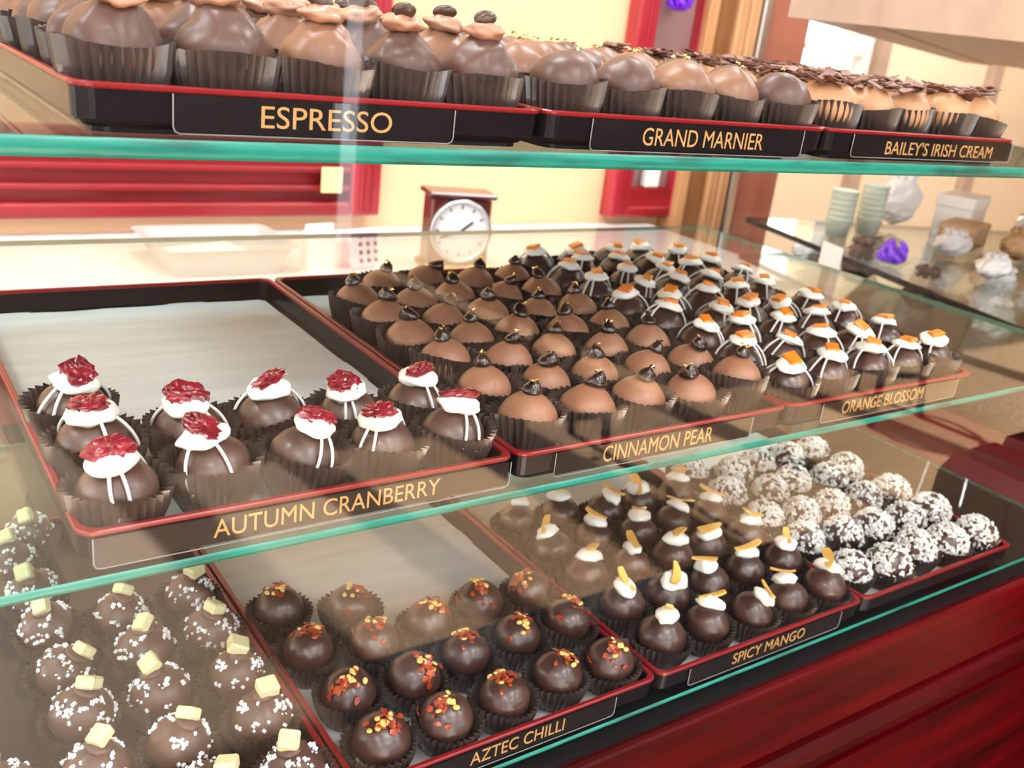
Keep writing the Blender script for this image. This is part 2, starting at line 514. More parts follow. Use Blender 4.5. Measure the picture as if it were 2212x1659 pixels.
def shelf(name, y0, y1, zt, th, x0, x1, label):
    b = MB()
    b.add([(x0, y0, zt), (x1, y0, zt), (x1, y1, zt), (x0, y1, zt)], [(0, 1, 2, 3)], 0)
    b.add([(x0, y0, zt - th), (x1, y0, zt - th), (x1, y1, zt - th), (x0, y1, zt - th)], [(3, 2, 1, 0)], 0)
    # rounded, slightly chipped front edge
    rng = random.Random(int(zt * 100) + 7)
    N = 160
    rows = []
    for k in range(7):
        a = pi * k / 6
        rows.append([(x0 + (x1 - x0) * i / N, y0 - 0.006 * sin(a) + (rng.random() * 0.0016 if 0 < k < 6 else 0), zt - th / 2 + th / 2 * cos(a) + (0.002 * rng.random() if k == 5 else 0)) for i in range(N + 1)])
    b.grid(rows[::-1], 1, True, False)
    b.add([(x1, y0, zt), (x1, y1, zt), (x1, y1, zt - th), (x1, y0, zt - th)], [(3, 2, 1, 0)], 1)
    b.add([(x0, y1, zt), (x1, y1, zt), (x1, y1, zt - th), (x0, y1, zt - th)], [(0, 1, 2, 3)], 1)
    b.add([(x0, y0, zt), (x0, y1, zt), (x0, y1, zt - th), (x0, y0, zt - th)], [(0, 1, 2, 3)], 1)
    o = b.world_obj(name, [M['shelf'], M['edge']], (1, y0, zt))
    return tag(o, label, 'glass shelf', 'glass shelves of the case')


shelf('glass_shelf', 0.095, 2.30, 0.7115, 0.036, -1.6, 4.24, 'top glass shelf with thick green edge, under the espresso tray')
shelf('glass_shelf', -0.012, 2.62, -0.0895, 0.022, -1.6, 4.24, 'middle glass shelf with green edge, under the autumn cranberry tray')
shelf('glass_shelf', -0.072, 2.40, -0.8930, 0.014, -1.6, 4.24, 'lowest glass shelf with green edge, just above the red base')
# wall brackets that carry the shelves
for (yb, zt, th, nm) in ((2.30, 0.7115, 0.036, 'top'), (2.62, -0.0895, 0.022, 'middle'), (2.40, -0.8930, 0.020, 'lowest')):
    pass

# ---------------------------------------------------------------- trays


def rr(x0, y0, x1, y1, r, z, n=5):
    out = []
    for (cx, cy, a0) in ((x1 - r, y0 + r, -pi / 2), (x1 - r, y1 - r, 0), (x0 + r, y1 - r, pi / 2), (x0 + r, y0 + r, pi)):
        for k in range(n + 1):
            a = a0 + (pi / 2) * k / n
            out.append((cx + r * cos(a), cy + r * sin(a), z))
    return out


TL = 1.618
TOP = (0.042, 0.1126, 0.801)
MID = (0.0, 0.0, 0.0)
LOW = (0.594, -0.064, -0.8034)


def make_tray(x0, y0, z, label, foot=True):
    t = empty('tray', P(x0 + 0.5, y0 + TL / 2, z - 0.089), label, 'tray', 'black trays with red rims')
    t_o = (x0 + 0.5, y0 + TL / 2, z - 0.089)

    def loop(ins, dz, r=0.035):
        return rr(x0 + 0.004 + ins, y0 + ins, x0 + 0.996 - ins, y0 + TL - ins, r, z + dz)
    b = MB()
    rows = [loop(0.035, -0.089), loop(0.035, -0.070), loop(0.012, -0.068), loop(0.006, -0.063), loop(0.004, -0.010), loop(0.014, -0.010), loop(0.020, -0.070), loop(0.028, -0.079)]
    b.grid(rows, 0, False, True, True, True)
    b.world_obj('tray_body', M['tray'], t_o, t)
    b = MB()
    rows = [loop(0.002, -0.011), loop(0.0, -0.008), loop(0.0, -0.003), loop(0.003, 0.0), loop(0.013, 0.0), loop(0.016, -0.003), loop(0.016, -0.011), loop(0.002, -0.011)]
    b.grid(rows, 0, False, True)
    b.world_obj('red_rim', M['rim'], t_o, t)
    return t


def parchment(x0, y0, z, seed, label, x1=None, ya=0.03, yb=TL - 0.03):
    b = MB()
    nx, ny = 24, 36
    rows = []
    for j in range(ny + 1):
        r = []
        for i in range(nx + 1):
            u, v = i / nx, j / ny
            e = min(u, 1 - u, v, 1 - v)
            h = 0.001 + 0.010 * max(0, 1 - e / 0.05) ** 2 * (0.5 + 0.5 * noise.noise(Vector((u * 5, v * 7, seed)))) + 0.0015 * (1 + noise.noise(Vector((u * 3, v * 4, seed + 9))))
            r.append((x0 + 0.036 + 0.928 * u, y0 + ya + (yb - ya) * v, z - 0.078 + h))
        rows.append(r)
    b.grid(rows, 0, True, False)
    o = b.world_obj('parchment_sheet', M['parchment'], (x0 + 0.5, y0 + 0.8, z - 0.077))
    tag(o, label, 'parchment', 'parchment tray liners')


def text_mesh(body, x0, x1, z0, z1, y, slant=0.0):
    """lettering standing on the plane y, filling the given box"""
    c = bpy.data.curves.new('lettering', 'FONT')
    c.body = body
    c.size = 1.0
    c.extrude = 0.004
    c.resolution_u = 4
    o = bpy.data.objects.new('lettering', c)
    COL.objects.link(o)
    bpy.context.view_layer.update()
    me = bpy.data.meshes.new_from_object(o.evaluated_get(bpy.context.evaluated_depsgraph_get()))
    bpy.data.objects.remove(o)
    bpy.data.curves.remove(c)
    xs = [v.co.x for v in me.vertices]; ys = [v.co.y for v in me.vertices]
    a0, a1, b0, b1 = min(xs), max(xs), min(ys), max(ys)
    for v in me.vertices:
        u, w, d = (v.co.x - a0) / (a1 - a0), (v.co.y - b0) / (b1 - b0), v.co.z
        v.co = Vector(((x0 + (x1 - x0) * u) * S, y * S - d * 0.05, (z0 + (z1 - z0) * w) * S))
    me.update()
    return me


def sign(body, hx0, hx1, hz0, hz1, tx0, tx1, tz0, tz1, y, label):
    """clear sleeve with a black card and gold lettering, stuck on a tray's front"""
    o = ((hx0 + hx1) / 2, y, (hz0 + hz1) / 2)
    t = empty('sign_holder', P(*o), label, 'sign', 'flavour signs on the tray fronts')
    b = MB(); b.box((hx0 + 0.004, y - 0.0025, hz0 + 0.004), (hx1 - 0.004, y - 0.0005, hz1)); b.world_obj('sign_card', M['card'], o, t)
    me = text_mesh(body, tx0 - o[0], tx1 - o[0], tz0 - o[2], tz1 - o[2], -0.0030)
    me.materials.append(M['gold_ink'])
    q = bpy.data.objects.new('gold_lettering', me); link(q, t); q['label'] = 'gold capital letters'
    b = MB()
    r = 0.012
    front = [(hx0, y - 0.006, hz1), (hx0, y - 0.006, hz0 + r)] + [(hx0 + r - r * cos(a), y - 0.006, hz0 + r - r * sin(a)) for a in (0.5, 1.0)] + [(hx0 + r, y - 0.006, hz0), (hx1 - r, y - 0.006, hz0)] + \
            [(hx1 - r + r * sin(a), y - 0.006, hz0 + r - r * cos(a)) for a in (0.5, 1.0)] + [(hx1, y - 0.006, hz0 + r), (hx1, y - 0.006, hz1)]
    b.add(front, [tuple(range(len(front)))])
    b.world_obj('clear_sleeve', M['acrylic'], o, t)
    b = MB()
    b.tube([(hx0, y - 0.005, hz1), (hx0, y - 0.005, hz0 + r), (hx0 + r * 0.3, y - 0.005, hz0 + r * 0.3), (hx0 + r, y - 0.005, hz0), (hx1 - r, y - 0.005, hz0), (hx1 - r * 0.3, y - 0.005, hz0 + r * 0.3), (hx1, y - 0.005, hz0 + r), (hx1, y - 0.005, hz1)], 0.0016, 6)
    b.world_obj('sleeve_lip', M['lip'], o, t)


make_tray(*TOP, 'top shelf tray with the espresso sign, under coffee bean truffles')
make_tray(TOP[0] + 1, TOP[1], TOP[2], 'top shelf tray between the espresso tray and the tray of shavings')
make_tray(TOP[0] + 2, TOP[1], TOP[2], 'top shelf tray on the right, under pale truffles with shavings')
make_tray(*MID, 'half empty middle shelf tray with the autumn cranberry sign')
make_tray(1, 0, 0, 'middle shelf tray with the cinnamon pear sign')
make_tray(2, 0, 0, 'right middle shelf tray holding truffles with orange chips')
make_tray(LOW[0] - 1, LOW[1], LOW[2], 'lowest shelf tray on the left, full of sugared truffles')
make_tray(*LOW, 'lowest shelf tray with the aztec chilli sign')
make_tray(LOW[0] + 1, LOW[1], LOW[2], 'lowest shelf tray with the spicy mango sign')
make_tray(LOW[0] + 2, LOW[1], LOW[2], 'lowest shelf tray on the right, holding coconut truffles')
parchment(0, 0, 0, 1, 'large bare parchment sheet behind the cranberry truffles')
parchment(1, 0, 0, 2, 'parchment under the cinnamon pear truffles')
parchment(2, 0, 0, 3, 'parchment under the orange chip truffles')
parchment(*LOW, 4, 'parchment showing behind the chilli sprinkled truffles')
parchment(LOW[0] + 1, LOW[1], LOW[2], 5, 'parchment under the mango strip truffles', ya=0.022)
parchment(LOW[0] + 2, LOW[1], LOW[2], 6, 'parchment under the coconut truffles')

yt, ym, yl = TOP[1] + 0.003, 0.003, LOW[1] + 0.003
sign('ESPRESSO', 0.215, 0.802, 0.719, 0.789, 0.379, 0.655, 0.735, 0.776, yt, 'sign reading espresso on the top left tray')
sign('GRAND MARNIER', 1.178, 1.934, 0.716, 0.789, 1.342, 1.775, 0.732, 0.775, yt, 'sign with two gold words on the top middle tray')
sign("BAILEY'S IRISH CREAM", 2.155, 3.02, 0.724, 0.789, 2.32, 2.905, 0.735, 0.775, yt, 'sign with three gold words on the top right tray')
sign('AUTUMN CRANBERRY', 0.03, 0.982, -0.080, -0.014, 0.258, 0.785, -0.063, -0.022, ym, 'sign reading autumn cranberry on the middle left tray')
sign('CINNAMON PEAR', 1.119, 1.84, -0.080, -0.013, 1.278, 1.680, -0.066, -0.020, ym, 'sign reading cinnamon pear on the middle shelf')
sign('ORANGE BLOSSOM', 2.16, 2.90, -0.080, -0.013, 2.262, 2.70, -0.062, -0.020, ym, 'sign reading orange blossom on the middle right tray')
sign('AZTEC CHILLI', LOW[0] + 0.17, LOW[0] + 0.83, -0.882, -0.818, 0.925, 1.237, -0.866, -0.826, yl, 'sign reading aztec chilli on the lowest shelf')
sign('SPICY MANGO', LOW[0] + 1.13, LOW[0] + 1.87, -0.882, -0.818, 1.921, 2.275, -0.866, -0.826, yl, 'sign reading spicy mango on the lowest shelf')

# ---------------------------------------------------------------- truffles
# mesh kit: everything is drawn around the centre of the truffle's ball (tray-width units)


def cup_mesh(seed, h=0.120, r0=0.066, r1=0.100, n=32):
    rg = random.Random(seed)
    p1, p2, a1, a2 = rg.random() * 6.3, rg.random() * 6.3, 0.020 + 0.02 * rg.random(), 0.012 + 0.015 * rg.random()
    b = MB()
    rows = [[(0.001 * cos(2 * pi * j / (2 * n)), 0.001 * sin(2 * pi * j / (2 * n)), 0.001) for j in range(2 * n)]]
    zs = [(0.0, 0.0), (0.04, 0.06), (0.3, 0.42), (0.65, 0.78), (1.0, 1.0)]
    for t, k in zs:
        row = []
        for j in range(2 * n):
            a = 2 * pi * j / (2 * n)
            w = 1 + k * (a1 * sin(2 * a + p1) + a2 * sin(3 * a + p2))
            r = (r0 + (r1 - r0) * k) * w
            r += (0.0080 if j % 2 else -0.0080) * (0.3 + 0.7 * k) * (0.0 if t == 0 else 1)
            z = h * t * (1 + 0.05 * k * sin(2 * a + p2)) + (0.0022 if (j % 2 and t == 1.0) else 0) + (rg.random() * 0.002 if t == 1.0 else 0)
            row.append((r * cos(a), r * sin(a), z))
        rows.append(row)
    b.grid(rows, 0, False, True)
    me = b.mesh('paper_cup', M['cup'])
    return me


def dome_fn(seed, peak=0.0, pw=0.5, amp=0.02, freq=2.2, squash=1.0, fold=0.0):
    off = Vector((seed * 3.7, seed * 1.3, seed * 2.1))

    def fn(d):
        th = math.acos(max(-1, min(1, d.z)))
        k = 1 + peak * math.exp(-(th / pw) ** 2)
        k += amp * noise.noise(d * freq + off)
        k *= 1 - 0.13 * max(0.0, min(1.0, (0.30 - d.z) / 0.8))
        if fold:
            k += fold * abs(noise.noise(Vector((d.x * 2.4, d.y * 2.4, d.z * 1.1)) + off)) * (1 if d.z > -0.2 else 0)
        return k
    return fn


def shell_mesh(seed, m, R=0.085, zsq=1.0, **kw):
    b = MB()
    b.ball((0, 0, 0), (R, R, R * zsq), 36, 24, 0, dome_fn(seed, **kw))
    return b.mesh('chocolate_shell', m)


def icing_mesh(seed, top, r=(0.053, 0.050, 0.023), drop=0.38):
    """soft blob sagging over the top of the dome"""
    off = Vector((seed * 5.1, 2.0, seed))
    b = MB()

    def fn(d):
        return 1 + 0.20 * noise.noise(d * 1.6 + off)
    b.ball((0, 0, 0), r, 28, 16, 0, fn)
    out = []
    for (x, y, z) in b.v:
        rr_ = x * x + y * y
        out.append((x, y, z + top + 0.010 - drop * rr_ / (2 * 0.085)))
    b.v = out
    return b.mesh('icing_dollop', M['white'])


def stripe_mesh(seed, R=0.087, r=0.0039):
    rg = random.Random(seed)
    b = MB()
    tw = (rg.random() - 0.5) * 0.35
    end = 1.35 + 0.25 * rg.random()
    pts = []
    for k in range(13):
        t = k / 12
        th = 0.30 + (end - 0.30) * t
        a = tw * t * t
        lift = 0.010 * (1 - t) ** 2 + 0.002
        pts.append(((R + lift) * sin(th) * cos(a), (R + lift) * sin(th) * sin(a), (R + lift) * cos(th)))
    b.tube(pts, r, 7)
    return b.mesh('icing_stripe', M['stripe'])


def crumple_mesh(name, seed, m, r=(0.045, 0.036, 0.015), top=0.113, amp=0.35, tilt=None):
    off = Vector((seed * 2.3, seed * 4.1, 1.7))
    rg = random.Random(seed)
    rot = Euler((rg.uniform(-0.45, 0.45), rg.uniform(-0.35, 0.35), rg.random() * 6.3)).to_matrix() if tilt is None else Euler(tilt).to_matrix()

    def fn(d):
        v = 1 + amp * noise.noise(d * 2.6 + off) + amp * 0.7 * noise.noise(d * 6.0 + off)
        return v * (1 + 0.10 * sin(2 * atan2(d.y, d.x) + seed))
    b = MB()
    b.ball((0.004, 0, top), r, 22, 14, 0, fn, rot, smooth=False)
    return b.mesh(name, m)


def swirl_mesh(seed, top):
    rg = random.Random(seed)
    b = MB()
    n = 28
    prof = [(0.0, -0.012), (0.020, -0.010), (0.030, -0.003), (0.032, 0.005), (0.028, 0.012), (0.0275, 0.015), (0.021, 0.0215), (0.0205, 0.024), (0.012, 0.030), (0.006, 0.036), (0.0005, 0.040)]
    rows = []
    s = 0.78 + 0.18 * rg.random()
    lean = (rg.uniform(-0.25, 0.25), rg.uniform(-0.25, 0.25))
    for i, (r, z) in enumerate(prof):
        t = i / (len(prof) - 1)
        rows.append([((r * (1 + 0.07 * sin(2 * a + 6 * t + seed))) * cos(a) * s + lean[0] * z, (r * (1 + 0.07 * sin(2 * a + 6 * t + seed))) * sin(a) * s + lean[1] * z, top + z * s) for a in [2 * pi * j / n for j in range(n)]])
    b.grid(rows, 0, True, True)
    return b.mesh('dark_swirl', M['swirl'])


def flake_bits(seed, m, name, top, spots, size):
    rg = random.Random(seed)
    b = MB()
    for k in range(spots):
        rot = Euler((rg.uniform(-0.9, 0.9), rg.uniform(-0.9, 0.9), rg.random() * 6.3)).to_matrix()
        c = Vector((rg.uniform(-0.010, 0.010), rg.uniform(-0.010, 0.010), top + rg.uniform(-0.001, 0.004)))
        w, h = size * rg.uniform(0.6, 1.2), size * rg.uniform(0.4, 0.9)
        q = [Vector((-w, -h * 0.6, 0)), Vector((w * 0.2, -h, 0.002)), Vector((w, h * 0.3, 0)), Vector((0, h, 0.003)), Vector((-w * 0.8, h * 0.5, 0.001))]
        top_ = [c + rot @ (v + Vector((0, 0, 0.0008))) for v in q]
        bot = [c + rot @ (v - Vector((0, 0, 0.0008))) for v in q]
        b.add(top_ + bot, [(0, 1, 2, 3, 4), (9, 8, 7, 6, 5)] + [(i, 5 + i, 5 + (i + 1) % 5, (i + 1) % 5) for i in range(5)])
    return b.mesh(name, m)


def chip_mesh(seed, top):
    rg = random.Random(seed)
    b = MB()
    rot = Euler((rg.uniform(-0.28, 0.28), rg.uniform(-0.28, 0.28), rg.random() * 6.3)).to_matrix()
    w = rg.uniform(0.023, 0.028)
    b.bevel_box((-w, -w * 0.85, -0.007), (w, w * 0.85, 0.008), 0.004, 0, rot, (rg.uniform(-0.006, 0.006), rg.uniform(-0.006, 0.006), top))
    return b.mesh('orange_peel_chip', M['peel'])


def strip_mesh(seed, top):
    """curved narrow strip of dried fruit"""
    rg = random.Random(seed)
    b = MB()
    L = rg.uniform(0.040, 0.062)
    w = rg.uniform(0.015, 0.021)
    rot = Euler((rg.uniform(-0.5, 0.5), rg.uniform(-0.45, 0.45), rg.random() * 6.3)).to_matrix()
    bend = rg.uniform(-0.014, 0.014)
    rows = []
    N = 9
    for k in range(N):
        t = k / (N - 1) * 2 - 1
        ww = w * (1 - 0.45 * abs(t) ** 3) * (0.8 + 0.2 * t)
        c = Vector((L * t, bend * t * t, 0.006 * (t * t)))
        th = 0.0036
        rows.append([rot @ (c + Vector((0, a * ww, bq * th))) + Vector((0, 0, top)) for a, bq in ((-1, -1), (1, -1), (1, 1), (-1, 1))])
    b.grid(rows, 0, False, True, True, True)
    return b.mesh('mango_strip', M['mango'])


def on_dome(th, a, R):
    return Vector((R * sin(th) * cos(a), R * sin(th) * sin(a), R * cos(th)))


def scatter_flakes(seed, name, m, R, n, size, th_max, skew, seedlike=False):
    rg = random.Random(seed)
    b = MB()
    for k in range(n):
        th = abs(rg.gauss(0, th_max * 0.6))
        a = rg.random() * 2 * pi
        d = on_dome(th, a, 1.0) + Vector(skew)
        d.normalize()
        c = d * (R + rg.uniform(0.001, 0.006))
        q = d.to_track_quat('Z', 'X').to_matrix() @ Euler((rg.uniform(-0.6, 0.6), rg.uniform(-0.6, 0.6), rg.random() * 6.3)).to_matrix()
        if seedlike:
            b.ball(c, (size, size * 0.75, size * 0.4), 8, 5, 0, None, q)
        else:
            w, h = size * rg.uniform(0.6, 1.3), size * rg.uniform(0.45, 0.9)
            v = [Vector((-w, -h * 0.5, 0)), Vector((0.1 * w, -h, 0.002)), Vector((w, -0.1 * h, 0)), Vector((0.4 * w, h, 0.003)), Vector((-w * 0.7, h * 0.6, 0.0))]
            t_ = [c + q @ (e + Vector((0, 0, 0.0012))) for e in v]
            u_ = [c + q @ (e - Vector((0, 0, 0.0012))) for e in v]
            b.add(t_ + u_, [(0, 1, 2, 3, 4), (9, 8, 7, 6, 5)] + [(i, 5 + i, 5 + (i + 1) % 5, (i + 1) % 5) for i in range(5)])
    return b.mesh(name, m)


def coconut_mesh(seed, R, n=480):
    rg = random.Random(seed)
    off = Vector((seed, seed * 2.2, 0))
    b = MB()
    k = 0
    while k < n:
        th, a = math.acos(1 - rg.random() * 1.35), rg.random() * 2 * pi
        d = on_dome(th, a, 1.0)
        if noise.noise(d * 1.8 + off) < -0.18 - 0.25 * (1 - th):
            if rg.random() < 0.8:
                k += 1
                continue
        k += 1
        c = d * (R + rg.uniform(-0.001, 0.005))
        q = d.to_track_quat('Z', 'X').to_matrix() @ Euler((rg.uniform(-0.7, 0.7), rg.uniform(-0.7, 0.7), rg.random() * 6.3)).to_matrix()
        l, w, t = rg.uniform(0.006, 0.013), rg.uniform(0.0035, 0.0058), 0.0018
        b.box((-l, -w, -t), (l, w, t), 0, q, c)
    return b.mesh('coconut_coating', M['coconut'])


def sugar_mesh(seed, R, n=170):
    rg = random.Random(seed)
    off = Vector((seed * 1.7, 3.1, seed))
    b = MB()
    for k in range(n):
        th, a = rg.uniform(0.45, 1.45), rg.random() * 2 * pi
        d = on_dome(th, a, 1.0)
        if noise.noise(d * 2.4 + off) < 0.02:
            continue
        c = d * (R + 0.0005)
        s = rg.uniform(0.0022, 0.0060)
        q = Euler((rg.random() * 3, rg.random() * 3, rg.random() * 3)).to_matrix()
        b.box((-s, -s * 0.8, -s * 0.7), (s, s * 0.8, s * 0.7), 0, q, c)
    return b.mesh('sugar_crystals', M['sugar'])


def cube_mesh(seed, top):
    rg = random.Random(seed)
    b = MB()
    rot = Euler((rg.uniform(-0.6, 0.6), rg.uniform(-0.6, 0.6), rg.random() * 6.3)).to_matrix()
    w = rg.uniform(0.024, 0.029)
    b.bevel_box((-w, -w * 0.95, -w * 0.62), (w, w * 0.95, w * 0.62), 0.005, 0, rot, (rg.uniform(-0.01, 0.01), rg.uniform(-0.01, 0.01), top))
    return b.mesh('green_cube', M['lime'])


def collar_mesh(seed, top):
    off = Vector((seed, 1, 2))
    b = MB()
    b.ball((0, 0, top), (0.033, 0.032, 0.014), 20, 10, 0, lambda d: 1 + 0.15 * noise.noise(d * 2 + off))
    return b.mesh('chocolate_collar', M['brown'])


def bean_mesh(seed, top):
    rg = random.Random(seed)
    rot = Euler((rg.uniform(-0.5, 0.5), rg.uniform(-0.4, 0.4), rg.random() * 6.3)).to_matrix()
    b = MB()

    def fn(d):
        g = math.exp(-(d.y / 0.13) ** 2) * (0.22 if d.z > 0 else 0)
        return 1 - g
    b.ball((rg.uniform(-0.006, 0.006), 0, top), (0.029, 0.021, 0.015), 24, 14, 0, fn, rot)
    return b.mesh('coffee_bean', M['bean'])


def milk_blob_mesh(seed, top):
    off = Vector((seed * 3.3, seed, 0.4))
    b = MB()
    b.ball((0, 0, top), (0.047, 0.042, 0.021), 26, 14, 0, lambda d: 1 + 0.30 * noise.noise(d * 1.7 + off))
    return b.mesh('icing_dollop', M['icing_milk'])


def shavings_mesh(seed, top):
    rg = random.Random(seed)
    b = MB()
    for k in range(26):
        a, rad = rg.random() * 6.3, rg.random() ** 0.6 * 0.075
        rot = Euler((rg.uniform(-0.35, 0.35), rg.uniform(-0.3, 0.3), rg.random() * 6.3)).to_matrix()
        l, w = rg.uniform(0.014, 0.040), rg.uniform(0.006, 0.014)
        b.box((-l, -w, -0.0016), (l, w, 0.0016), 0, rot, (rad * cos(a), rad * sin(a), top - 2.2 * rad * rad + rg.uniform(0.0, 0.022)))
    return b.mesh('chocolate_shavings', M['shaving'])


def settle(spots, need=0.193):
    """nudge neighbours apart so that the paper cups only just touch"""
    p = [[list(q) for q in row] for row in spots]
    flat = [q for row in p for q in row]
    for _ in range(60):
        for i in range(len(flat)):
            for j in range(i):
                a, b = flat[i], flat[j]
                dx, dy = a[0] - b[0], a[1] - b[1]
                d = math.hypot(dx, dy)
                if 1e-6 < d < need:
                    k = 0.5 * (need - d) / d * 0.6
                    a[0] += dx * k; a[1] += dy * k; b[0] -= dx * k; b[1] -= dy * k
        for q in flat:
            q[0] = min(max(q[0], 0.100), 0.900); q[1] = min(max(q[1], 0.112), 1.515)
    return p


def place(kind, spots, kit, look, tray_words, group, origin, base, zc, seed, stripes=0, tilt=0.10, scale=1.0, lift=None):
    """rows of one kind: the kit's meshes are shared, every truffle is an object with parts of its own"""
    rg = random.Random(seed)
    x0, y0, z = origin
    spots = settle(spots)
    for r, row in enumerate(spots):
        for i, (lx, ly) in enumerate(row):
            rowname = 'front row' if r == 0 else ORD[r] + ' row from front'
            pos = 'the only one' if len(row) == 1 else NTH[i] + ' from left'
            dz = (lift or {}).get((r, i), 0.0)
            t = empty(kind, P(x0 + lx, y0 + ly, z + base + dz), f'{look}, {tray_words}, {rowname}, {pos}', 'truffle', group, 0.0)
            yaw = rg.random() * 2 * pi
            e = Euler((rg.gauss(0, tilt), rg.gauss(0, tilt), yaw))
            sc = scale * rg.uniform(0.95, 1.04)
            for name, variants, mode in kit:
                me = rg.choice(variants)
                if mode == 'cup':
                    o = bpy.data.objects.new(name, me); link(o, t)
                    o.rotation_euler = (rg.gauss(0, 0.04), rg.gauss(0, 0.04), rg.random() * 6.3)
                    continue
                if mode == 'stripe':
                    a0 = rg.random() * 6.3
                    angs = [a0, a0 + rg.uniform(0.3, 0.55), a0 + pi + rg.uniform(-0.5, 0.2), a0 + pi + rg.uniform(0.4, 0.9)][:rg.choice((3, 4, 4))]
                    for a in angs:
                        o = bpy.data.objects.new(name, rg.choice(variants)); link(o, t)
                        o.location = (0, 0, zc * S)
                        o.rotation_euler = (Euler(e).to_matrix() @ Euler((0, 0, a)).to_matrix()).to_euler()
                        o.scale = (sc,) * 3
                    continue
                o = bpy.data.objects.new(name, me); link(o, t)
                o.location = (0, 0, zc * S)
                o.rotation_euler = e
                o.scale = (sc,) * 3
                if mode == 'stuff':
                    o['kind'] = 'stuff'


CUPS_TALL = [cup_mesh(k, 0.118, 0.068, 0.1005) for k in range(5)]
CUPS_TOP = [cup_mesh(20 + k, 0.134, 0.074, 0.1015) for k in range(5)]
CUPS_LOW = [cup_mesh(40 + k, 0.084, 0.066, 0.097) for k in range(5)]
STRIPES = [stripe_mesh(k) for k in range(5)]
BASE = -0.0735

GRID = {
    'cran': [
        [(0.105, 0.115), (0.314, 0.154), (0.503, 0.14), (0.7, 0.137), (0.885, 0.13)],
        [(0.112, 0.34), (0.33, 0.353), (0.515, 0.352), (0.7, 0.314), (0.885, 0.322)],
        [(0.109, 0.553)],
    ],
    'cinn': [
        [(0.147, 0.148), (0.332, 0.161), (0.516, 0.153), (0.701, 0.164), (0.885, 0.16)],
        [(0.138, 0.356), (0.33, 0.336), (0.515, 0.343), (0.7, 0.344), (0.885, 0.315)],
        [(0.142, 0.588), (0.331, 0.522), (0.515, 0.57), (0.7, 0.523), (0.885, 0.551)],
        [(0.134, 0.789), (0.319, 0.749), (0.504, 0.736), (0.699, 0.713), (0.885, 0.723)],
        [(0.142, 0.976), (0.33, 0.887), (0.515, 0.922), (0.7, 0.871), (0.885, 0.911)],
        [(0.145, 1.191), (0.33, 1.089), (0.515, 1.152), (0.7, 1.123), (0.885, 1.158)],
        [(0.323, 1.36), (0.515, 1.381), (0.7, 1.311), (0.885, 1.319)],
    ],
    'orange': [
        [(0.105, 0.125), (0.29, 0.15), (0.515, 0.161), (0.7, 0.162), (0.885, 0.159)],
        [(0.105, 0.336), (0.29, 0.359), (0.475, 0.311), (0.66, 0.35), (0.885, 0.365)],
        [(0.105, 0.548), (0.29, 0.506), (0.479, 0.519), (0.694, 0.58), (0.879, 0.524)],
        [(0.105, 0.735), (0.29, 0.735), (0.475, 0.698), (0.665, 0.77), (0.885, 0.751)],
        [(0.105, 0.899), (0.289, 0.909), (0.473, 0.892), (0.658, 0.906), (0.843, 0.894)],
        [(0.105, 1.068), (0.29, 1.07), (0.475, 1.061), (0.675, 1.073), (0.885, 1.078)],
        [(0.105, 1.212), (0.33, 1.245), (0.525, 1.25), (0.7, 1.218), (0.885, 1.23)],
        [(0.109, 1.37), (0.295, 1.355), (0.50, 1.36), (0.70, 1.365), (0.885, 1.372)],
        [(0.30, 1.51), (0.51, 1.515), (0.74, 1.51)],
    ],
    'coco': [
        [(0.105, 0.152), (0.29, 0.115), (0.515, 0.148), (0.7, 0.124), (0.885, 0.115)],
        [(0.13, 0.393), (0.315, 0.354), (0.5, 0.332), (0.687, 0.32), (0.885, 0.325)],
        [(0.105, 0.566), (0.291, 0.532), (0.476, 0.537), (0.7, 0.535), (0.885, 0.524)],
        [(0.112, 0.795), (0.328, 0.749), (0.515, 0.776), (0.7, 0.721), (0.885, 0.773)],
        [(0.118, 1.028), (0.303, 0.928), (0.488, 0.967), (0.7, 0.966), (0.885, 0.973)],
    ],
    'mango': [
        [(0.146, 0.148), (0.331, 0.135), (0.516, 0.121), (0.7, 0.115), (0.885, 0.115)],
        [(0.146, 0.328), (0.331, 0.312), (0.516, 0.312), (0.7, 0.317), (0.885, 0.325)],
        [(0.145, 0.537), (0.33, 0.51), (0.515, 0.51), (0.7, 0.51), (0.885, 0.493)],
        [(0.145, 0.704), (0.33, 0.722), (0.515, 0.688), (0.7, 0.697), (0.885, 0.673)],
        [(0.123, 0.948), (0.323, 0.929), (0.508, 0.876), (0.7, 0.897), (0.885, 0.883)],
    ],
    'aztec': [
        [(0.126, 0.118), (0.325, 0.116), (0.515, 0.115), (0.7, 0.128), (0.885, 0.117)],
        [(0.139, 0.322), (0.328, 0.307), (0.515, 0.334), (0.7, 0.339), (0.885, 0.34)],
        [(0.107, 0.544), (0.292, 0.493), (0.496, 0.514), (0.7, 0.543), (0.885, 0.532)],
        [(0.108, 0.775), (0.311, 0.697)],
    ],
    'lime': [
        [(0.685, 0.151), (0.885, 0.115)],
        [(0.287, 0.338), (0.472, 0.324), (0.671, 0.319), (0.885, 0.33)],
        [(0.487, 0.547), (0.686, 0.536), (0.884, 0.527)],
        [(0.482, 0.724), (0.7, 0.749), (0.885, 0.756)],
        [(0.488, 0.956), (0.677, 0.92), (0.885, 0.952)],
        [(0.48, 1.171)],
        [(0.473, 1.373)],
        [(0.511, 1.505)],
    ],
}


def lattice(rows, seed, xs=(0.112, 0.312, 0.510, 0.705, 0.890), dy=0.200):
    rg = random.Random(seed)
    return [[(x + rg.uniform(-0.012, 0.012), 0.118 + dy * r + rg.uniform(0, 0.02)) for x in xs] for r in range(rows)]


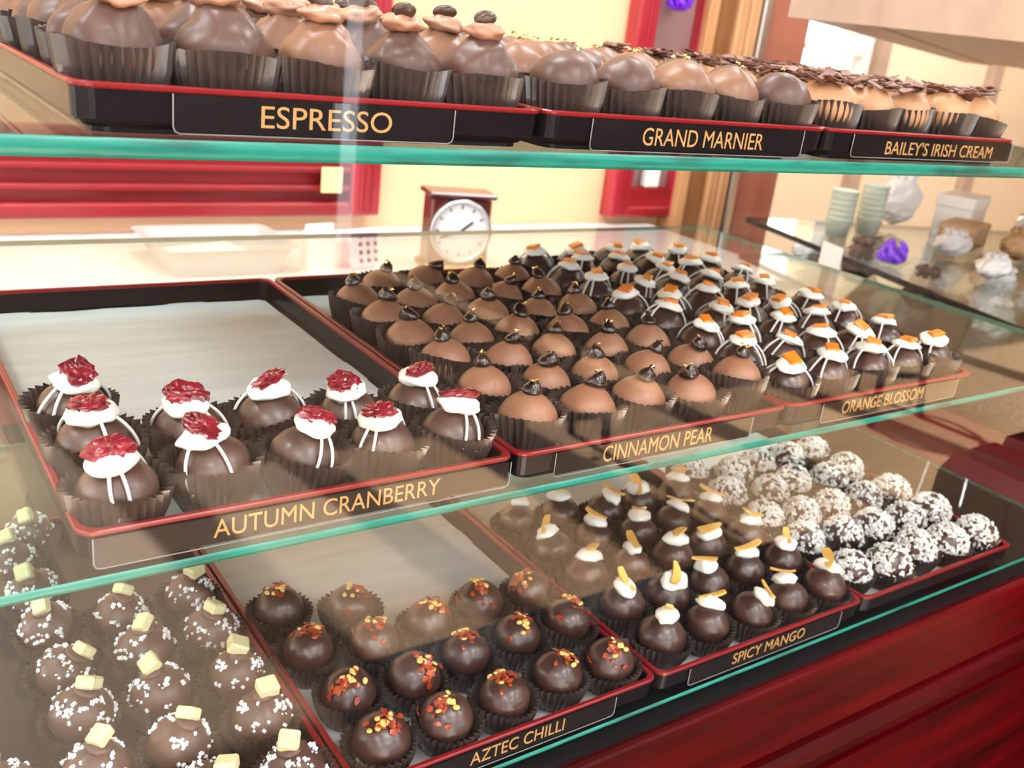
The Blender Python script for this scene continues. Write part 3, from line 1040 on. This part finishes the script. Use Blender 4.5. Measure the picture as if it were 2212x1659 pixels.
# top shelf
T1 = 0.110
kit = [('paper_cup', CUPS_TOP, 'cup'), ('chocolate_shell', [shell_mesh(k, M['tan' if k in (1, 4) else 'brown'], 0.090, 0.98, peak=0.16, pw=0.60, amp=0.07, freq=1.9, fold=0.14) for k in range(7)], ''),
       ('icing_dollop', [milk_blob_mesh(k, 0.112) for k in range(4)], ''), ('coffee_bean', [bean_mesh(k, 0.140) for k in range(5)], '')]
place('truffle', lattice(6, 3), kit, 'coffee bean truffle', 'espresso tray', 'coffee bean truffles', TOP, BASE, T1, 11, tilt=0.13)
kit = [('paper_cup', CUPS_TOP, 'cup'), ('chocolate_shell', [shell_mesh(10 + k, M['tan' if k in (2, 4) else 'brown'], 0.092, 0.98, peak=0.06, pw=0.6, amp=0.05, freq=1.7, fold=0.05) for k in range(5)], ''),
       ('gold_flakes', [flake_bits(k, M['gold'], 'gold_flakes', 0.104, 4, 0.006) for k in range(4)], '')]
place('truffle', lattice(6, 4, (0.145, 0.335, 0.525, 0.715, 0.895)), kit, 'gold flecked truffle', 'middle tray of top shelf', 'gold flecked brown truffles', (TOP[0] + 1, TOP[1], TOP[2]), BASE, T1, 12, tilt=0.13)
kit = [('paper_cup', CUPS_TOP, 'cup'), ('chocolate_shell', [shell_mesh(20 + k, M['pale'], 0.092, 0.95, amp=0.05, freq=1.7, fold=0.06) for k in range(5)], ''),
       ('chocolate_shavings', [shavings_mesh(k, 0.090) for k in range(5)], 'stuff')]
place('truffle', lattice(6, 5, (0.15, 0.345, 0.535, 0.72, 0.895)), kit, 'shaving topped pale truffle', 'right tray of top shelf', 'pale truffles with shavings', (TOP[0] + 2, TOP[1], TOP[2]), BASE, T1, 13, tilt=0.06)

# middle shelf
ZM = 0.080
kit = [('paper_cup', CUPS_TALL, 'cup'), ('chocolate_shell', [shell_mesh(30 + k, M['dark_matte'], 0.082, 0.98, amp=0.03, freq=1.6) for k in range(4)], ''),
       ('icing_stripe', STRIPES, 'stripe'), ('icing_dollop', [icing_mesh(k, 0.085) for k in range(5)], ''),
       ('cranberry_piece', [crumple_mesh('cranberry_piece', k, M['cranberry_dark' if k in (1, 4) else 'cranberry']) for k in range(6)], '')]
place('truffle', GRID['cran'], kit, 'cranberry topped truffle', 'autumn cranberry tray', 'cranberry topped truffles', MID, BASE, ZM, 21, tilt=0.14)
kit = [('paper_cup', CUPS_TALL, 'cup'), ('chocolate_shell', [shell_mesh(40 + k, M['milk'], 0.080, 1.0, peak=0.06, pw=0.5, amp=0.025, freq=1.5) for k in range(4)], ''),
       ('dark_swirl', [swirl_mesh(k, 0.088) for k in range(5)], ''), ('gold_flakes', [flake_bits(10 + k, M['gold'], 'gold_flakes', 0.118, 3, 0.0085) for k in range(5)], '')]
place('truffle', GRID['cinn'], kit, 'swirl topped milk chocolate truffle', 'cinnamon pear tray', 'swirl topped milk chocolate truffles', (1, 0, 0), BASE, ZM, 22, tilt=0.13, lift={(0, 4): 0.03})
kit = [('paper_cup', CUPS_TALL, 'cup'), ('chocolate_shell', [shell_mesh(50 + k, M['dark'], 0.081, 0.98, amp=0.025, freq=1.5) for k in range(4)], ''),
       ('icing_stripe', STRIPES, 'stripe'), ('icing_dollop', [icing_mesh(20 + k, 0.084, (0.050, 0.046, 0.017)) for k in range(5)], ''),
       ('orange_peel_chip', [chip_mesh(k, 0.110) for k in range(6)], '')]
place('truffle', GRID['orange'], kit, 'orange chip truffle', 'right tray of middle shelf', 'orange chip truffles', (2, 0, 0), BASE, ZM, 23, tilt=0.13)

# lowest shelf
ZL = 0.078
kit = [('paper_cup', CUPS_LOW, 'cup'), ('chocolate_shell', [shell_mesh(60 + k, M['dark'], 0.078, 1.0, amp=0.03, freq=1.7, fold=0.02) for k in range(4)], ''),
       ('chilli_flakes', [scatter_flakes(k, 'chilli_flakes', M['chilli'], 0.079, 20, 0.012, 0.62, ((k % 3 - 1) * 0.3, -0.1, 0.2)) for k in range(5)], 'stuff'),
       ('chilli_seeds', [scatter_flakes(30 + k, 'chilli_seeds', M['seed'], 0.080, 10, 0.0105, 0.70, ((k % 3 - 1) * 0.3, -0.1, 0.2), True) for k in range(5)], 'stuff')]
place('truffle', GRID['aztec'], kit, 'chilli sprinkled truffle', 'aztec chilli tray', 'chilli sprinkled truffles', LOW, BASE, ZL, 31, tilt=0.18)
kit = [('paper_cup', CUPS_LOW, 'cup'), ('chocolate_shell', [shell_mesh(70 + k, M['dark'], 0.077, 1.0, amp=0.05, freq=1.9, fold=0.06) for k in range(5)], ''),
       ('icing_dollop', [icing_mesh(40 + k, 0.076, (0.051, 0.034 + 0.005 * (k % 3), 0.022), 0.5) for k in range(6)], ''),
       ('mango_strip', [strip_mesh(k, 0.108) for k in range(8)], '')]
place('truffle', GRID['mango'], kit, 'mango strip truffle', 'spicy mango tray', 'mango strip truffles', (LOW[0] + 1, LOW[1], LOW[2]), BASE, ZL, 32, tilt=0.20)
kit = [('paper_cup', CUPS_LOW, 'cup'), ('chocolate_shell', [shell_mesh(80 + k, M['dark'], 0.078, 1.0, amp=0.05, freq=2.0) for k in range(3)], ''),
       ('coconut_coating', [coconut_mesh(k, 0.079) for k in range(4)], 'stuff')]
place('truffle', GRID['coco'], kit, 'coconut flecked truffle', 'right tray of lowest shelf', 'coconut flecked truffles', (LOW[0] + 2, LOW[1], LOW[2]), BASE, ZL, 33, tilt=0.20)
kit = [('paper_cup', CUPS_LOW, 'cup'), ('chocolate_shell', [shell_mesh(90 + k, M['brown'], 0.079, 1.0, amp=0.03, freq=1.7) for k in range(4)], ''),
       ('sugar_crystals', [sugar_mesh(k, 0.0795) for k in range(5)], 'stuff'), ('chocolate_collar', [collar_mesh(k, 0.077) for k in range(3)], ''),
       ('green_cube', [cube_mesh(k, 0.100) for k in range(6)], '')]
place('truffle', GRID['lime'], kit, 'green cube truffle', 'left tray of lowest shelf', 'sugared truffles with green cubes', (LOW[0] - 1, LOW[1], LOW[2]), BASE, ZL, 34, tilt=0.18)

# ---------------------------------------------------------------- behind the case
WY = Y1 / S          # back wall in layout units (about 7.4)
CZ = -1.2            # top of the back counter
t = empty('back_counter', P(1.0, 5.3, -5.0), 'long white counter against the cream back wall', 'counter')
b = MB(); b.bevel_box((-9.0, 4.75, CZ - 0.14), (8.2, WY - 0.01, CZ), 0.02); b.world_obj('worktop', M['laminate'], (0, 5.2, CZ), t)
b = MB(); b.box((-9.0, 4.9, -4.99), (8.1, WY - 0.02, CZ - 0.14)); b.world_obj('cabinet_body', M['cherry'], (0, 5.2, -3), t)


def framed(name, x0, x1, z0, z1, fw, fb, label, cat):
    """framed red wall unit: stiles, rails and a banded panel set back in the frame"""
    o = ((x0 + x1) / 2, WY - 0.1, z0)
    t = empty(name, P(*o), label, cat)
    for (a, c) in ((x0, x0 + fw), (x1 - fw, x1)):
        b = MB()
        b.bevel_box((a, WY - 0.22, z0), (c, WY - 0.004, z1), 0.02)
        for k in (0.28, 0.46, 0.70):
            b.box((a + fw * k - 0.012, WY - 0.235, z0 + 0.05), (a + fw * k + 0.012, WY - 0.218, z1 - 0.05))
        b.world_obj('stile', M['red_wood_v'], ((a + c) / 2, WY - 0.1, z0), t)
    for (a, c) in ((z0, z0 + fb), (z1 - fb, z1)):
        b = MB(); b.bevel_box((x0 + fw, WY - 0.21, a), (x1 - fw, WY - 0.004, c), 0.02); b.world_obj('rail', M['red_wood'], (o[0], WY - 0.1, a), t)
    return t, o


t, o = framed('wall_cabinet', -3.2, 4.35, -1.04, 2.4, 0.32, 0.13, 'wide red wooden cabinet with ledges on the cream wall', 'wall cabinet')
b = MB(); b.box((-2.88, WY - 0.06, -0.915), (4.03, WY - 0.005, -0.27)); b.world_obj('back_panel', M['red_wood'], (0, WY - 0.03, -0.9), t)
for z in (-0.80, -0.62, -0.32):
    b = MB(); b.bevel_box((-2.88, WY - 0.19, z), (4.03, WY - 0.06, z + 0.055), 0.012); b.world_obj('ledge', M['red_wood'], (0.6, WY - 0.1, z), t)
t2, o2 = framed('wall_cabinet', 7.46, 8.75, -1.10, 2.4, 0.30, 0.13, 'narrow red wooden cabinet beside the brown wooden doorpost', 'wall cabinet')
b = MB(); b.box((7.76, WY - 0.06, -0.97), (8.45, WY - 0.005, 2.27)); b.world_obj('back_panel', M['mauve'], (8.1, WY - 0.03, -1), t2)
b = MB(); b.box((7.76, WY - 0.18, -0.97), (8.45, WY - 0.06, -0.74)); b.world_obj('ledge', M['red_wood'], (8.1, WY - 0.1, -0.8), t2)
b = MB(); b.bevel_box((7.98, WY - 0.19, -0.735), (8.22, WY - 0.08, -0.45), 0.02); o = b.world_obj('paper_box', M['paper'], (8.1, WY - 0.13, -0.735))
tag(o, 'small white box on the ledge of the narrow red cabinet', 'box')


def bow(x, y, z, s, label):
    b = MB()
    for k in range(9):
        a = k * 2 * pi / 9
        pts = [(x + s * 0.05 * cos(a), y + s * 0.05 * sin(a), z)]
        for q in range(1, 8):
            u = q / 8 * pi
            pts.append((x + s * sin(u) * (0.9 + 0.1 * cos(a * 3)) * cos(a + 0.25 * sin(2 * u)) * 0.55, y + s * sin(u) * sin(a + 0.25 * sin(2 * u)) * 0.55, z + s * 0.45 * (1 - cos(u)) * (0.5 + 0.5 * ((k % 3) / 2))))
        b.tube(pts, s * 0.10, 6)
    b.ball((x, y, z + s * 0.3), s * 0.28, 12, 8)
    o = b.world_obj('ribbon_bow', M['purple'], (x, y, z))
    tag(o, label, 'bow')


bow(7.98, WY - 0.28, 1.34, 0.26, 'purple ribbon bow hung high on the narrow red cabinet')
b = MB(); b.box((3.68, WY - 0.245, -0.80), (3.90, WY - 0.237, -0.55)); o = b.world_obj('sticky_note', M['sticky'], (3.79, WY - 0.24, -0.80)); tag(o, 'yellow sticky note on the wide red cabinet', 'note')
# doorway: carved wooden post, metal strip and red wooden post
b = MB()
b.bevel_box((8.46, WY - 0.30, CZ - 3.79), (8.62, WY + 0.40, 8.0), 0.012, 0)
b.box((8.62, WY - 0.22, CZ - 3.79), (8.98, WY + 0.40, 8.0), 1)
for k in range(4):
    b.bevel_box((8.98 + 0.10 * k, WY - 0.29 + 0.01 * (k % 2), CZ - 3.79), (9.07 + 0.10 * k, WY + 0.40, 8.0), 0.03, 0)
b.box((8.97, WY - 0.2, CZ - 3.79), (9.38, WY + 0.40, 8.0), 1)
o = b.world_obj('doorpost', [M['oak'], M['walnut']], (8.9, WY, -4.99)); tag(o, 'fluted brown wooden doorpost behind the display case', 'doorpost')
b = MB(); b.bevel_box((9.50, WY - 0.20, -4.99), (9.64, WY + 0.05, 8.0), 0.02); o = b.world_obj('metal_strip', M['steel'], (9.57, WY, -4.99)); tag(o, 'slim pale metal upright between the two wooden posts', 'upright')
b = MB(); b.bevel_box((9.70, WY - 0.15, -4.99), (10.45, WY + 0.25, 8.0), 0.02); o = b.world_obj('doorpost', M['cherry'], (10.0, WY, -4.99)); tag(o, 'plain reddish wooden doorpost right of the metal upright', 'doorpost')

# clock
cx, cy_, cz = 4.38, 5.75, CZ
t = empty('mantel_clock', P(cx, cy_, cz), 'small wooden mantel clock with a round white dial', 'clock', None, -0.25)
b = MB(); b.bevel_box((-0.285, -0.14, 0.05), (0.285, 0.14, 0.66), 0.02); b.obj('clock_case', M['clock_wood'], t)
b = MB(); b.bevel_box((-0.32, -0.17, 0.66), (0.32, 0.17, 0.71), 0.015); b.obj('top_slab', M['clock_wood'], t)
b = MB(); b.bevel_box((-0.32, -0.17, 0.0), (0.32, 0.17, 0.06), 0.015); b.obj('plinth', M['brass'], t)


def disc(r0, r1, y0, y1, z, n=40):
    b = MB()
    rows = [[(r * cos(2 * pi * j / n), y, z + r * sin(2 * pi * j / n)) for j in range(n)] for r, y in ((r0, y1), (r0, y0), (r1, y0), (r1, y1))]
    b.grid(rows + [rows[0]], 0, True, True)
    return b


b = MB(); n = 40
b.add([(0.262 * cos(2 * pi * j / n), -0.150, 0.37 + 0.262 * sin(2 * pi * j / n)) for j in range(n)], [tuple(range(n))]); b.obj('dial', M['dial'], t)
disc(0.255, 0.285, -0.18, -0.13, 0.37).obj('bezel', M['steel'], t)
b = MB()
for k in range(12):
    a = k * pi / 6
    b.box((-0.006, -0.155, 0.20), (0.006, -0.151, 0.235), 0, Matrix.Rotation(a, 3, 'Y'), (0, 0, 0.37))
b.obj('hour_marks', M['black'], t)
for a, l, w in ((0.9, 0.14, 0.010), (-1.9, 0.20, 0.007)):
    b = MB(); b.box((-w, -0.162, -0.02), (w, -0.157, l), 0, Matrix.Rotation(a, 3, 'Y'), (0, 0, 0.37)); b.obj('clock_hand', M['black'], t)

# things on the counter
t = empty('plastic_tub', P(2.30, 6.15, CZ), 'shallow grey plastic tub of papers on the white counter', 'tub')
b = MB(); b.grid([rr(-0.44, -0.36, 0.44, 0.36, 0.08, 0.0), rr(-0.54, -0.42, 0.54, 0.42, 0.10, 0.22), rr(-0.58, -0.46, 0.58, 0.46, 0.10, 0.23), rr(-0.51, -0.40, 0.51, 0.40, 0.10, 0.22), rr(-0.41, -0.34, 0.41, 0.34, 0.08, 0.02)], 0, False, True, True, True)
b.obj('tub_body', M['tub'], t)
b = MB(); b.box((-0.30, -0.22, 0.0), (0.30, 0.22, 0.10), 0, Euler((0.0, 0, 0.25)).to_matrix()); o = b.world_obj('paper_stack', M['paper'], (0, 0, 0)); o.location = P(2.25, 6.15, CZ + 0.021)
tag(o, 'sheaf of white papers lying in the grey tub', 'papers')
t = empty('paper_bag', P(3.09, 5.85, CZ), 'white folded paper bag standing left of the dotted leaflet', 'bag', None, 0.2)
b = MB(); b.grid([[(-0.14, -0.06, 0), (0.14, -0.06, 0), (0.14, 0.06, 0), (-0.14, 0.06, 0)], [(-0.14, -0.05, 0.25), (0.14, -0.05, 0.25), (0.14, 0.05, 0.25), (-0.14, 0.05, 0.25)], [(-0.13, -0.012, 0.40), (0.13, -0.012, 0.40), (0.13, 0.012, 0.40), (-0.13, 0.012, 0.40)]], 0, False, True, True, True); b.obj('bag_body', M['paper'], t)
b = MB(); b.box((-0.135, -0.022, 0.345), (0.135, -0.014, 0.40)); b.obj('folded_flap', M['paper'], t)
t = empty('leaflet', P(3.55, 5.85, CZ), 'pale leaflet with rows of brown dots standing on the counter', 'leaflet', None, 0.15)
R_ = Euler((-0.22, 0, 0)).to_matrix()
b = MB(); b.box((-0.17, -0.008, 0), (0.17, 0.008, 0.34), 0, R_); b.obj('card', M['paper'], t, (0, 0, 0.004 * S))
b = MB()
for i in range(3):
    for j in range(4):
        b.ball(R_ @ Vector((-0.05 + 0.08 * i, -0.010, 0.06 + 0.072 * j)), (0.021, 0.004, 0.021), 10, 6, 0, None, R_)
b.obj('chocolate_pictures', M['tan'], t, (0, 0, 0.004 * S))

# ---------------------------------------------------------------- the neighbouring glass case and what stands in it
A1, A2 = Vector((7.15, 4.80, 0)), Vector((6.02, 0.60, 0))     # front line of its shelves, far and near end
IN = Vector((0.965, -0.26, 0))


def quad_shelf(z, th, label):
    q = [A1, A2, A2 + IN * 4.2, A1 + IN * 4.2]
    b = MB()
    up = [(p.x, p.y, z) for p in q]; dn = [(p.x, p.y, z - th) for p in q]
    b.add(up, [(3, 2, 1, 0)], 0); b.add(dn, [(0, 1, 2, 3)], 0)
    for i in range(4):
        j = (i + 1) % 4
        b.add([up[i], up[j], dn[j], dn[i]], [(0, 1, 2, 3)], 1)
    o = b.world_obj('glass_shelf', [M['shelf'], M['black']], (8, 2.5, z)); tag(o, label, 'glass shelf', 'glass shelves of the neighbouring case')


quad_shelf(-0.55, 0.05, 'upper glass shelf of the neighbouring case, under the cups')
quad_shelf(-0.92, 0.05, 'lower glass shelf of the neighbouring case, under wrapped sweets')
t = empty('side_cabinet', P(7.0, 2.0, -5.0), 'dark red wooden cabinet to the right of the display case', 'cabinet')
b = MB()
prof = [(4.40, -0.98), (4.52, -0.90), (4.58, -0.90), (4.60, -0.93), (4.66, -0.93), (4.68, -0.90), (4.92, -0.90), (4.95, -0.94), (5.0, -0.94), (5.03, -0.88), (5.4, -0.88), (5.42, -0.92), (5.47, -0.92), (5.5, -0.86), (5.95, -0.86), (5.95, -1.45), (4.40, -1.45)]
va = [(x, -1.0, z) for x, z in prof]; vb = [(x, 4.6, z) for x, z in prof]; n = len(prof)
b.add(va + vb, [(i, n + i, n + (i + 1) % n, (i + 1) % n) for i in range(n)] + [tuple(range(n)), tuple(range(n, 2 * n))[::-1]])
b.world_obj('grooved_top', M['mahogany_y'], (5.3, 2, -1), t)
b = MB(); b.box((4.46, -0.9, -4.99), (11.2, 4.5, -1.45)); b.world_obj('cabinet_body', M['mahogany_y'], (7.5, 2, -3), t)
b = MB(); b.bevel_box((5.05, 0.4, -0.858), (5.90, 1.75, -0.75), 0.03); o = b.world_obj('serving_box', M['black'], (5.5, 1.1, -0.858)); tag(o, 'flat black box on the dark red cabinet', 'box')

def at(a, d, z):
    p = A1 + (A2 - A1) * a + IN * d
    return (p.x, p.y, z)


def cup_stack(a, d, n, label, grp):
    x, y, z = at(a, d, -0.548)
    for k in range(n):
        q = MB(); q.lathe([(0.0, 0.0), (0.100, 0.0), (0.125, 0.16), (0.130, 0.165), (0.128, 0.17), (0.120, 0.16), (0.097, 0.01), (0.0, 0.008)], 24)
        o = q.world_obj('paper_drinking_cup', M['mint'], (0, 0, 0)); o.location = P(x, y, z + 0.052 * k)
        pos = 'lowest' if k == 0 else ('topmost' if k == n - 1 else ORD[k] + ' up')
        tag(o, f'pale green paper cup, {pos} of the {label} stack', 'cup', grp)


cup_stack(0.16, 0.55, 6, 'left', 'left stack of paper cups')
cup_stack(0.13, 1.00, 7, 'right', 'right stack of paper cups')


def bag(x, y, z, w, h, d, m, label, seed, cat='bag', name='sweet_bag'):
    off = Vector((seed, 0.5, seed * 2))
    b = MB()
    b.ball((x, y, z + h * 0.53), (w / 2, d / 2, h * 0.42), 22, 14, 0, lambda q: 1 + 0.22 * noise.noise(q * 2.2 + off), smooth=False)
    for k in range(7):
        a = k * 2 * pi / 7
        b.tube([(x + 0.02 * cos(a), y + 0.02 * sin(a), z + h * 0.78), (x + w * 0.12 * cos(a), y + w * 0.12 * sin(a), z + h * 0.9), (x + w * 0.22 * cos(a), y + w * 0.22 * sin(a), z + h)], lambda t_: 0.012 + 0.02 * t_, 5)
    o = b.world_obj(name, m, (x, y, z)); tag(o, label, cat)


def carton(x, y, z, w, d, h, m, label, rz=0.0, cat='box', name='gift_box'):
    t = empty(name, P(x, y, z), label, cat, None, rz)
    q = MB(); q.bevel_box((-w / 2, -d / 2, 0), (w / 2, d / 2, h * 0.7), 0.01); q.obj('box_body', m, t)
    q = MB(); q.bevel_box((-w / 2 - 0.012, -d / 2 - 0.012, h * 0.7), (w / 2 + 0.012, d / 2 + 0.012, h), 0.01); q.obj('lid', m, t)


up = [(0.20, 1.9, 'carton', 'kraft', 0.55, 0.22, 'brown kraft box on the upper shelf beside the paper cups'), (0.26, 2.6, 'bag', 'cello', 0.75, 0.5, 'crumpled clear bag on the upper shelf behind the brown box'),
      (0.45, 2.7, 'bag', 'paper', 0.65, 0.45, 'plump white bag on the upper shelf nearest the right edge'), (0.36, 1.9, 'bag', 'kraft', 0.5, 0.30, 'small brown paper bag on the upper shelf'),
      (0.05, 1.6, 'bag', 'paper', 0.6, 0.55, 'white bag at the far end of the upper shelf'), (0.06, 2.4, 'carton', 'paper', 0.6, 0.40, 'white carton at the far end of the upper shelf'),
      (0.14, 3.2, 'carton', 'mint', 0.5, 0.55, 'tall pale green carton at the back of the upper shelf'), (0.30, 3.5, 'bag', 'cello', 0.7, 0.6, 'big clear bag at the back of the upper shelf'),
      (0.34, 1.2, 'bag', 'cello', 0.45, 0.25, 'low clear bag of sweets in the middle of the upper shelf'), (0.52, 0.9, 'bag', 'paper', 0.40, 0.22, 'small white bag at the near end of the upper shelf'),
      (0.55, 1.7, 'carton', 'cello', 0.45, 0.20, 'flat silvery box at the near end of the upper shelf')]
for k, (a, d_, kind_, mm, w, hgt, lab) in enumerate(up):
    x, y, z = at(a, d_, -0.548)
    if kind_ == 'bag':
        bag(x, y, z, w, hgt, w * 0.55, M[mm], lab, 3 + k)
    else:
        carton(x, y, z, w, w * 0.6, hgt, M[mm], lab, 0.3)
# lower shelf: rows of wrapped sweets
items = [(0.10, 0.5, 'cello'), (0.10, 1.2, 'kraft'), (0.12, 2.0, 'cello'), (0.28, 0.45, 'brown'), (0.30, 1.1, 'cello'), (0.30, 1.9, 'kraft'), (0.46, 0.5, 'brown'), (0.48, 1.2, 'cello'), (0.48, 2.1, 'mint'),
         (0.64, 0.5, 'cello'), (0.66, 1.3, 'brown'), (0.66, 2.2, 'cello'), (0.82, 0.6, 'kraft'), (0.84, 1.5, 'cello')]
adj = {'cello': 'clear wrapped', 'kraft': 'brown paper', 'brown': 'dark chocolate coloured', 'mint': 'pale green'}
for k, (a, d, mm) in enumerate(items):
    x, y, z = at(a, d, -0.918)
    row = ORD[k // 3] if k // 3 else 'first'
    bag(x, y, z, 0.42 + 0.05 * (k % 3), 0.30 + 0.05 * (k % 4), 0.26, M[mm], f'{adj[mm]} sweet bag, neighbouring lower shelf, {row} row from far end, {NTH[k % 3]} from front', 20 + k)
x, y, z = at(0.33, -0.03, -0.50)
b = MB(); b.box((-0.14, -0.006, -0.10), (0.14, 0.006, 0.10), 0, Euler((0, 0, 1.30)).to_matrix()); o = b.world_obj('price_card', M['paper'], (0, 0, 0)); o.location = P(x - 0.02, y, -0.58)
tag(o, 'white price card clipped to the edge of the upper shelf', 'card')
x, y, z = at(0.42, 0.25, -0.548); bow(x, y, z + 0.03, 0.20, 'purple ribbon bow lying on the upper shelf of the neighbouring case')
# wooden canopy over the neighbouring case
d1 = Vector((0.8924, 0.4512, 0)); d2 = Vector((0.4512, -0.8924, 0))
p0 = Vector((4.45, 2.40, 1.2))
b = MB()
for k in range(7):
    q = [p0 + d2 * (0.42 * k), p0 + d2 * (0.42 * k + 0.405), p0 + d2 * (0.42 * k + 0.405) + d1 * 11, p0 + d2 * (0.42 * k) + d1 * 11]
    lo = [(v.x, v.y, 1.2 + 0.012 * (k % 2)) for v in q]; hi = [(v.x, v.y, 1.42) for v in q]
    b.add(lo + hi, [(0, 1, 2, 3), (7, 6, 5, 4)] + [(i, 4 + i, 4 + (i + 1) % 4, (i + 1) % 4) for i in range(4)])
q = [p0 - d1 * 0.05 - d2 * 0.02, p0 - d1 * 0.001 - d2 * 0.02, p0 - d1 * 0.001 + d2 * 2.96, p0 - d1 * 0.05 + d2 * 2.96]
lo = [(v.x, v.y, 1.19) for v in q]; hi = [(v.x, v.y, 1.45) for v in q]
b.add(lo + hi, [(0, 1, 2, 3), (7, 6, 5, 4)] + [(i, 4 + i, 4 + (i + 1) % 4, (i + 1) % 4) for i in range(4)])
o = b.world_obj('canopy', M['tan_wood'], (7, 4, 1.2)); tag(o, 'planked tan wooden canopy above the neighbouring glass case', 'canopy')

# ---------------------------------------------------------------- in front of the case: seen mirrored in the front glass


def stool(x, y, rz, label):
    t = empty('bar_stool', (x, y, 0), label, 'stool', 'dark bar stools', rz)
    q = MB(); q.lathe([(0, 0.70), (0.17, 0.70), (0.185, 0.715), (0.185, 0.735), (0.17, 0.755), (0, 0.76)], 32); q.obj('seat', M['black'], t, scale=1.0)
    for k in range(4):
        a = pi / 4 + k * pi / 2
        q = MB(); q.tube([(0.12 * cos(a), 0.12 * sin(a), 0.70), (0.23 * cos(a), 0.23 * sin(a), 0.0)], 0.016, 8); q.obj('leg', M['black'], t, scale=1.0)
    q = MB(); q.tube([(0.21 * cos(2 * pi * j / 36), 0.21 * sin(2 * pi * j / 36), 0.22) for j in range(36)], 0.012, 8, closed=True); q.obj('foot_ring', M['black'], t, scale=1.0)


stool(1.78, -1.95, 0.3, 'dark bar stool reflected in the glass below the cinnamon pear sign')
stool(3.35, -1.85, 0.0, 'dark bar stool reflected in the glass near the orange blossom sign')
